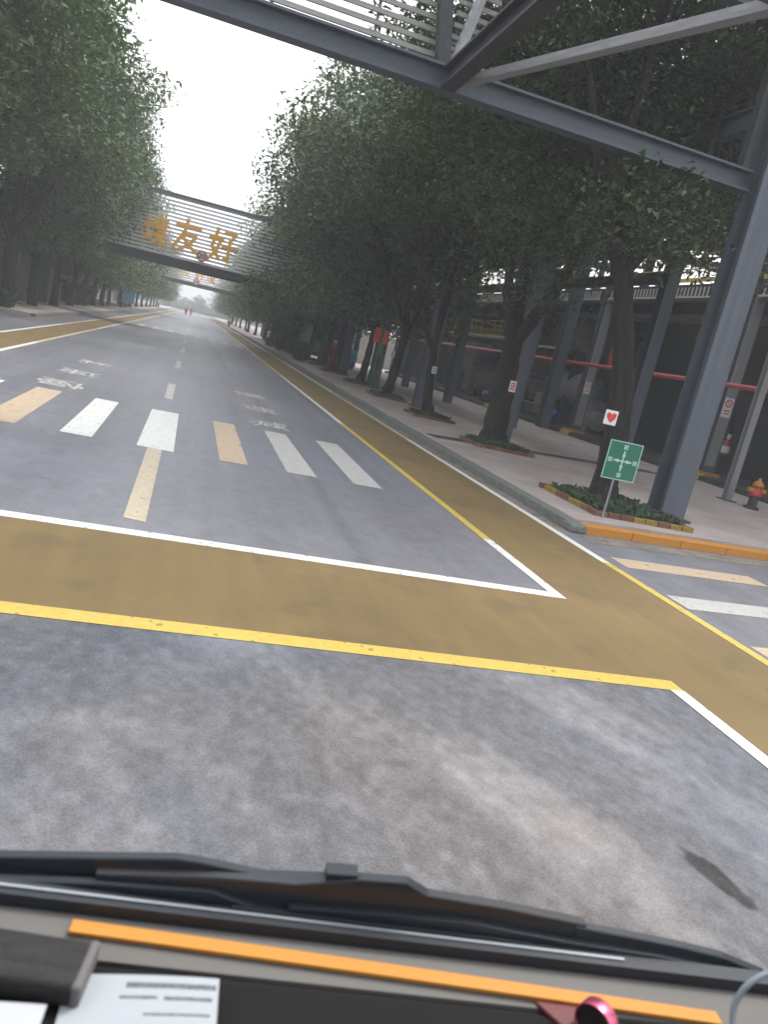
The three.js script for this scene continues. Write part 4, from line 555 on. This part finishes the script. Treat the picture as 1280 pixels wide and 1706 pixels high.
// ------------------------------------------------------------------ the truck cab the picture is taken from
{
  const t = thing('truck_cab', 'dark truck cab with wipers and dashboard at the bottom of the picture', 'truck', V(0, 0, 0), -8 * Math.PI / 180);
  const C = (u, y, f) => new THREE.Vector3(u, y, -f), dash = std(lin(0.004, 0.004, 0.005), { roughness: 0.95, bumpMap: bumpFine, bumpScale: 0.0005 }), trim = std(lin(0.15, 0.142, 0.135), { roughness: 0.75 }), orangeTrim = std(lin(0.55, 0.23, 0.03), { roughness: 0.6 }), chrome = std(lin(0.45, 0.48, 0.52), { roughness: 0.35, metalness: 0.6 }), shell = std(lin(0.05, 0.055, 0.06), { roughness: 0.6 });
  const strip = (name, pts, w, h, mat, tilt = 0) => { const o = []; for (let i = 0; i + 1 < pts.length; i++) o.push(bar(pts[i], pts[i + 1], w, h)); return mesh(name, merge(o), mat, t); };
  // measured on an upright plane 0.85 m ahead of the eye: K moves such a point along to its own distance f
  const K = (u, y, f) => C(u * f / 0.85, 2 - (2 - y) * f / 0.85, f);
  mesh('dashboard', rbox(2.1, 0.5, 0.66, 0, 0.982, -0.475, 0.02), dash, t);
  const ledge = new THREE.Shape(); [[0.80, 1.15], [0.80, 1.233], [0.826, 1.239], [0.852, 1.243], [0.90, 1.243], [0.90, 1.15]].forEach(([f, y], i) => i ? ledge.lineTo(f, y) : ledge.moveTo(f, y));
  mesh('ledge', new THREE.ExtrudeGeometry(ledge, { depth: 2.1, bevelEnabled: false }).rotateY(Math.PI / 2).translate(-1.05, 0, 0), trim, t);
  { const o = []; for (let i = 0; i < 12; i++) { const a = i / 12, b = (i + 1) / 12, P = (k) => { const f = 0.835 - 0.022 * k - 0.004 * k * k; return C(-0.14 + 0.86 * k, 1.2365 + (f - 0.8) * 0.2, f); }; o.push(bar(P(a), P(b), 0.02, 0.005)); } mesh('orange_strip', merge(o), orangeTrim, t); }
  mesh('windscreen_seal', bar(C(-1.02, 1.25, 0.868), C(1.02, 1.25, 0.868), 0.024, 0.022), M.rubber, t);
  mesh('chrome_bead', bar(C(-1.0, 1.2625, 0.868), C(0.60, 1.2625, 0.868), 0.0035, 0.003), chrome, t);
  // windscreen
  const q = [C(-1.02, 1.258, 0.879), C(1.02, 1.258, 0.879), C(0.98, 2.62, 0.66), C(-0.98, 2.62, 0.66)], g = new THREE.BufferGeometry(); g.setAttribute('position', new THREE.Float32BufferAttribute(q.flatMap((p) => p.toArray()), 3)); g.setIndex([0, 1, 2, 0, 2, 3]); g.computeVertexNormals();
  mesh('windscreen', g, new THREE.MeshPhysicalMaterial({ color: lin(0.97, 0.98, 0.98), transmission: 1, thickness: 0, roughness: 0.03, ior: 1.33, specularIntensity: 0.4, side: THREE.DoubleSide }), t);
  // two wipers at rest; each strip is a flat bar that follows measured points, with its own width
  const wf = 0.905, strips = (pts, f, th) => { const o = []; for (let i = 0; i + 1 < pts.length; i++) { const [u0, y0, h0] = pts[i], [u1, y1, h1] = pts[i + 1], a = K(u0, y0 + h0 * 0.6, f), b = K(u1, y1 + h1 * 0.6, f), c = K(u1, y1 - h1 * 1.15, f), e = K(u0, y0 - h0 * 1.15, f), s = new THREE.Shape([a, b, c, e].map((p) => new THREE.Vector2(p.x, p.y))); o.push(new THREE.ExtrudeGeometry(s, { depth: th, bevelEnabled: true, bevelSize: 0.0015, bevelThickness: 0.0015, bevelSegments: 1 }).translate(0, 0, -f)); } return merge(o); };
  const w1 = mesh('wiper', strips([[-0.75, 1.27, 0.036], [-0.24, 1.308, 0.026], [-0.1, 1.328, 0.024], [-0.03, 1.34, 0.02], [0.0, 1.339, 0.02], [0.08, 1.336, 0.013], [0.175, 1.345, 0.016]], wf + 0.012, 0.012), M.rubber, t);
  mesh('arm_end', strips([[0.155, 1.348, 0.03], [0.192, 1.349, 0.032]], wf + 0.012, 0.022), M.rubber, w1);
  mesh('blade', strips([[-0.75, 1.255, 0.012], [-0.24, 1.283, 0.012], [-0.12, 1.293, 0.016], [0.02, 1.303, 0.014], [0.07, 1.292, 0.01], [0.13, 1.29, 0.008]], wf - 0.012, 0.01), M.rubber, w1);
  mesh('squeegee', strips([[-0.75, 1.25, 0.005], [-0.2, 1.276, 0.005], [0.16, 1.284, 0.005]], wf - 0.02, 0.005), M.rubber, w1);
  const w2 = mesh('wiper', strips([[-0.12, 1.312, 0.012], [0.02, 1.324, 0.018], [0.12, 1.325, 0.024], [0.2, 1.337, 0.034], [0.26, 1.342, 0.032], [0.29, 1.333, 0.024], [0.4, 1.33, 0.022], [0.51, 1.321, 0.022]], wf, 0.014), M.rubber, t);
  mesh('arm_tip', strips([[0.5, 1.316, 0.02], [0.6, 1.312, 0.016], [0.66, 1.307, 0.016], [0.72, 1.301, 0.014], [0.79, 1.286, 0.008]], wf - 0.004, 0.012), M.rubber, w2);
  mesh('pivot', new THREE.CylinderGeometry(0.004, 0.004, 0.03, 10).rotateX(Math.PI / 2).translate(0.25, K(0.235, 1.34, wf).y, -wf - 0.002), std(lin(0.03, 0.03, 0.035), { roughness: 0.4 }), w2);
  mesh('blade', strips([[0.12, 1.297, 0.009], [0.24, 1.3, 0.016], [0.36, 1.305, 0.012], [0.5, 1.296, 0.01], [0.62, 1.292, 0.01], [0.8, 1.278, 0.008]], wf - 0.014, 0.01), M.rubber, w2);
  mesh('squeegee', strips([[0.05, 1.286, 0.006], [0.4, 1.287, 0.006], [0.82, 1.27, 0.006]], wf - 0.022, 0.006), M.rubber, w2);
  // the rest of the cab round the eye
  mesh('front_panel', box(2.2, 0.5, 0.06, 0, 0.86, -0.95), shell, t); mesh('roof', rbox(2.2, 0.08, 2.0, 0, 2.68, 0.36, 0.03), shell, t); mesh('rear_wall', box(2.2, 1.9, 0.06, 0, 1.7, 1.33), shell, t); mesh('cab_floor', box(2.2, 0.06, 2.2, 0, 0.62, 0.25), shell, t);
  for (const s of [-1, 1]) { mesh('door', box(0.06, 0.62, 2.2, s * 1.09, 0.95, 0.25), shell, t); mesh('pillar', bar(C(s * 1.06, 1.25, 0.9), C(s * 1.03, 2.66, 0.66), 0.08, 0.1), shell, t); mesh('rear_pillar', box(0.06, 1.4, 0.5, s * 1.09, 1.96, 1.08), shell, t); mesh('wheel', new THREE.CylinderGeometry(0.45, 0.45, 0.3, 28).rotateZ(Math.PI / 2).translate(s * 0.93, 0.45, 0.35), M.rubber, t); }
  t.updateMatrixWorld(true);
  const place = (o, u, y, f) => { o.position.copy(t.localToWorld(C(u, y, f))); o.rotation.y = t.rotation.y; };
  // papers
  const printTex = (() => { const W = 256, H = 362; seed = 31; const rows = []; [[14, .38, .98, 12], [40, .35, .6, 7], [40, .64, .96, 9], [72, .52, .95, 6], [104, .18, .45, 8], [104, .5, .95, 7], [136, .3, .52, 5], [136, .6, .92, 5]].forEach((r) => rows.push(r)); for (let y = 170; y < 340; y += 30) rows.push([y, rr(.1, .4), rr(.6, .95), 6]); return tex(W, H, (u, v, i, j) => { let k = 0.9; for (const [y, a, b, h] of rows) if (j > y && j < y + h && u > a && u < b) k -= 0.5 * (0.35 + 0.65 * vn(i * 0.35, j * 0.5, 999, 999, 4)); return [k * 0.97, k * 0.985, k]; }); })();
  const paper = (name, u, f, w, l, turn, label, tx) => { const o = thing(name, label, 'paper'); place(o, u, 1.2325, f); o.rotation.y += turn; const pg = new THREE.PlaneGeometry(w, l, 8, 8), pp = pg.attributes.position; for (let i = 0; i < pp.count; i++) { const x = pp.getX(i), y = pp.getY(i); pp.setZ(i, 0.004 + 0.004 * Math.sin(x * 14 + y * 7) + 0.01 * Math.max(0, y / l)); } const uv = pg.attributes.uv; for (let i = 0; i < uv.count; i++) uv.setY(i, 1 - uv.getY(i)); pg.rotateX(-Math.PI / 2); pg.computeVertexNormals(); mesh('sheet', pg, tx ? std(lin(0.55, 0.57, 0.60), { map: printTex, side: THREE.DoubleSide }) : std(lin(0.5, 0.52, 0.55), { side: THREE.DoubleSide }), o); };
  paper('printed_sheet', -0.03, 0.655, 0.17, 0.24, 0.06, 'white printed sheet of paper lying on the black dashboard', true);
  paper('blank_sheet', -0.19, 0.62, 0.12, 0.2, 0.02, 'blank sheet of paper at the lower left picture corner', false);
  const b = thing('dash_case', 'dark grey flat case on the dashboard behind the papers at the left edge', 'case'); place(b, -0.31, 1.232, 0.775); b.rotation.y += -0.06; mesh('case_body', rbox(0.42, 0.03, 0.07, 0, 0.016, 0, 0.008), std(lin(0.045, 0.042, 0.045), { map: grainFine, roughness: 0.8 }), b); mesh('case_end', rbox(0.012, 0.031, 0.072, 0.206, 0.0165, 0, 0.005), std(lin(0.14, 0.13, 0.135), { roughness: 0.7 }), b);
  const r = thing('phone_holder', 'pink metal ring phone holder standing on the dashboard', 'phone holder'); place(r, 0.52, 1.232, 0.765); r.rotation.y += -0.9; const disc = mesh('disc', new THREE.CylinderGeometry(0.023, 0.023, 0.012, 32).rotateX(Math.PI / 2).translate(0, 0.024, 0), M.black, r); mesh('rim', new THREE.LatheGeometry([[0.0232, -0.009], [0.026, -0.009], [0.026, 0.009], [0.0232, 0.009], [0.0232, -0.009]].map(([a, c]) => new THREE.Vector2(a, c)), 40).rotateX(Math.PI / 2).translate(0, 0.024, 0), std(lin(0.75, 0.16, 0.28), { metalness: 0.85, roughness: 0.32 }), disc); mesh('foot', rbox(0.16, 0.008, 0.05, -0.05, 0.002, 0, 0.003), std(lin(0.12, 0.012, 0.016), { roughness: 0.4 }), r);
  const c = thing('charging_cable', 'grey cable looping up at the lower right picture corner', 'cable'); place(c, 0, 0, 0); mesh('cord', pipe([C(0.70, 1.23, 0.74), C(0.712, 1.255, 0.77), C(0.718, 1.28, 0.79), C(0.735, 1.305, 0.80), C(0.775, 1.322, 0.81), C(0.84, 1.32, 0.82), C(0.9, 1.28, 0.82), C(0.93, 1.235, 0.81)], 0.0042, 8, 60), std(lin(0.20, 0.23, 0.27), { roughness: 0.5 }), c);
}
renderer.render(scene, camera);
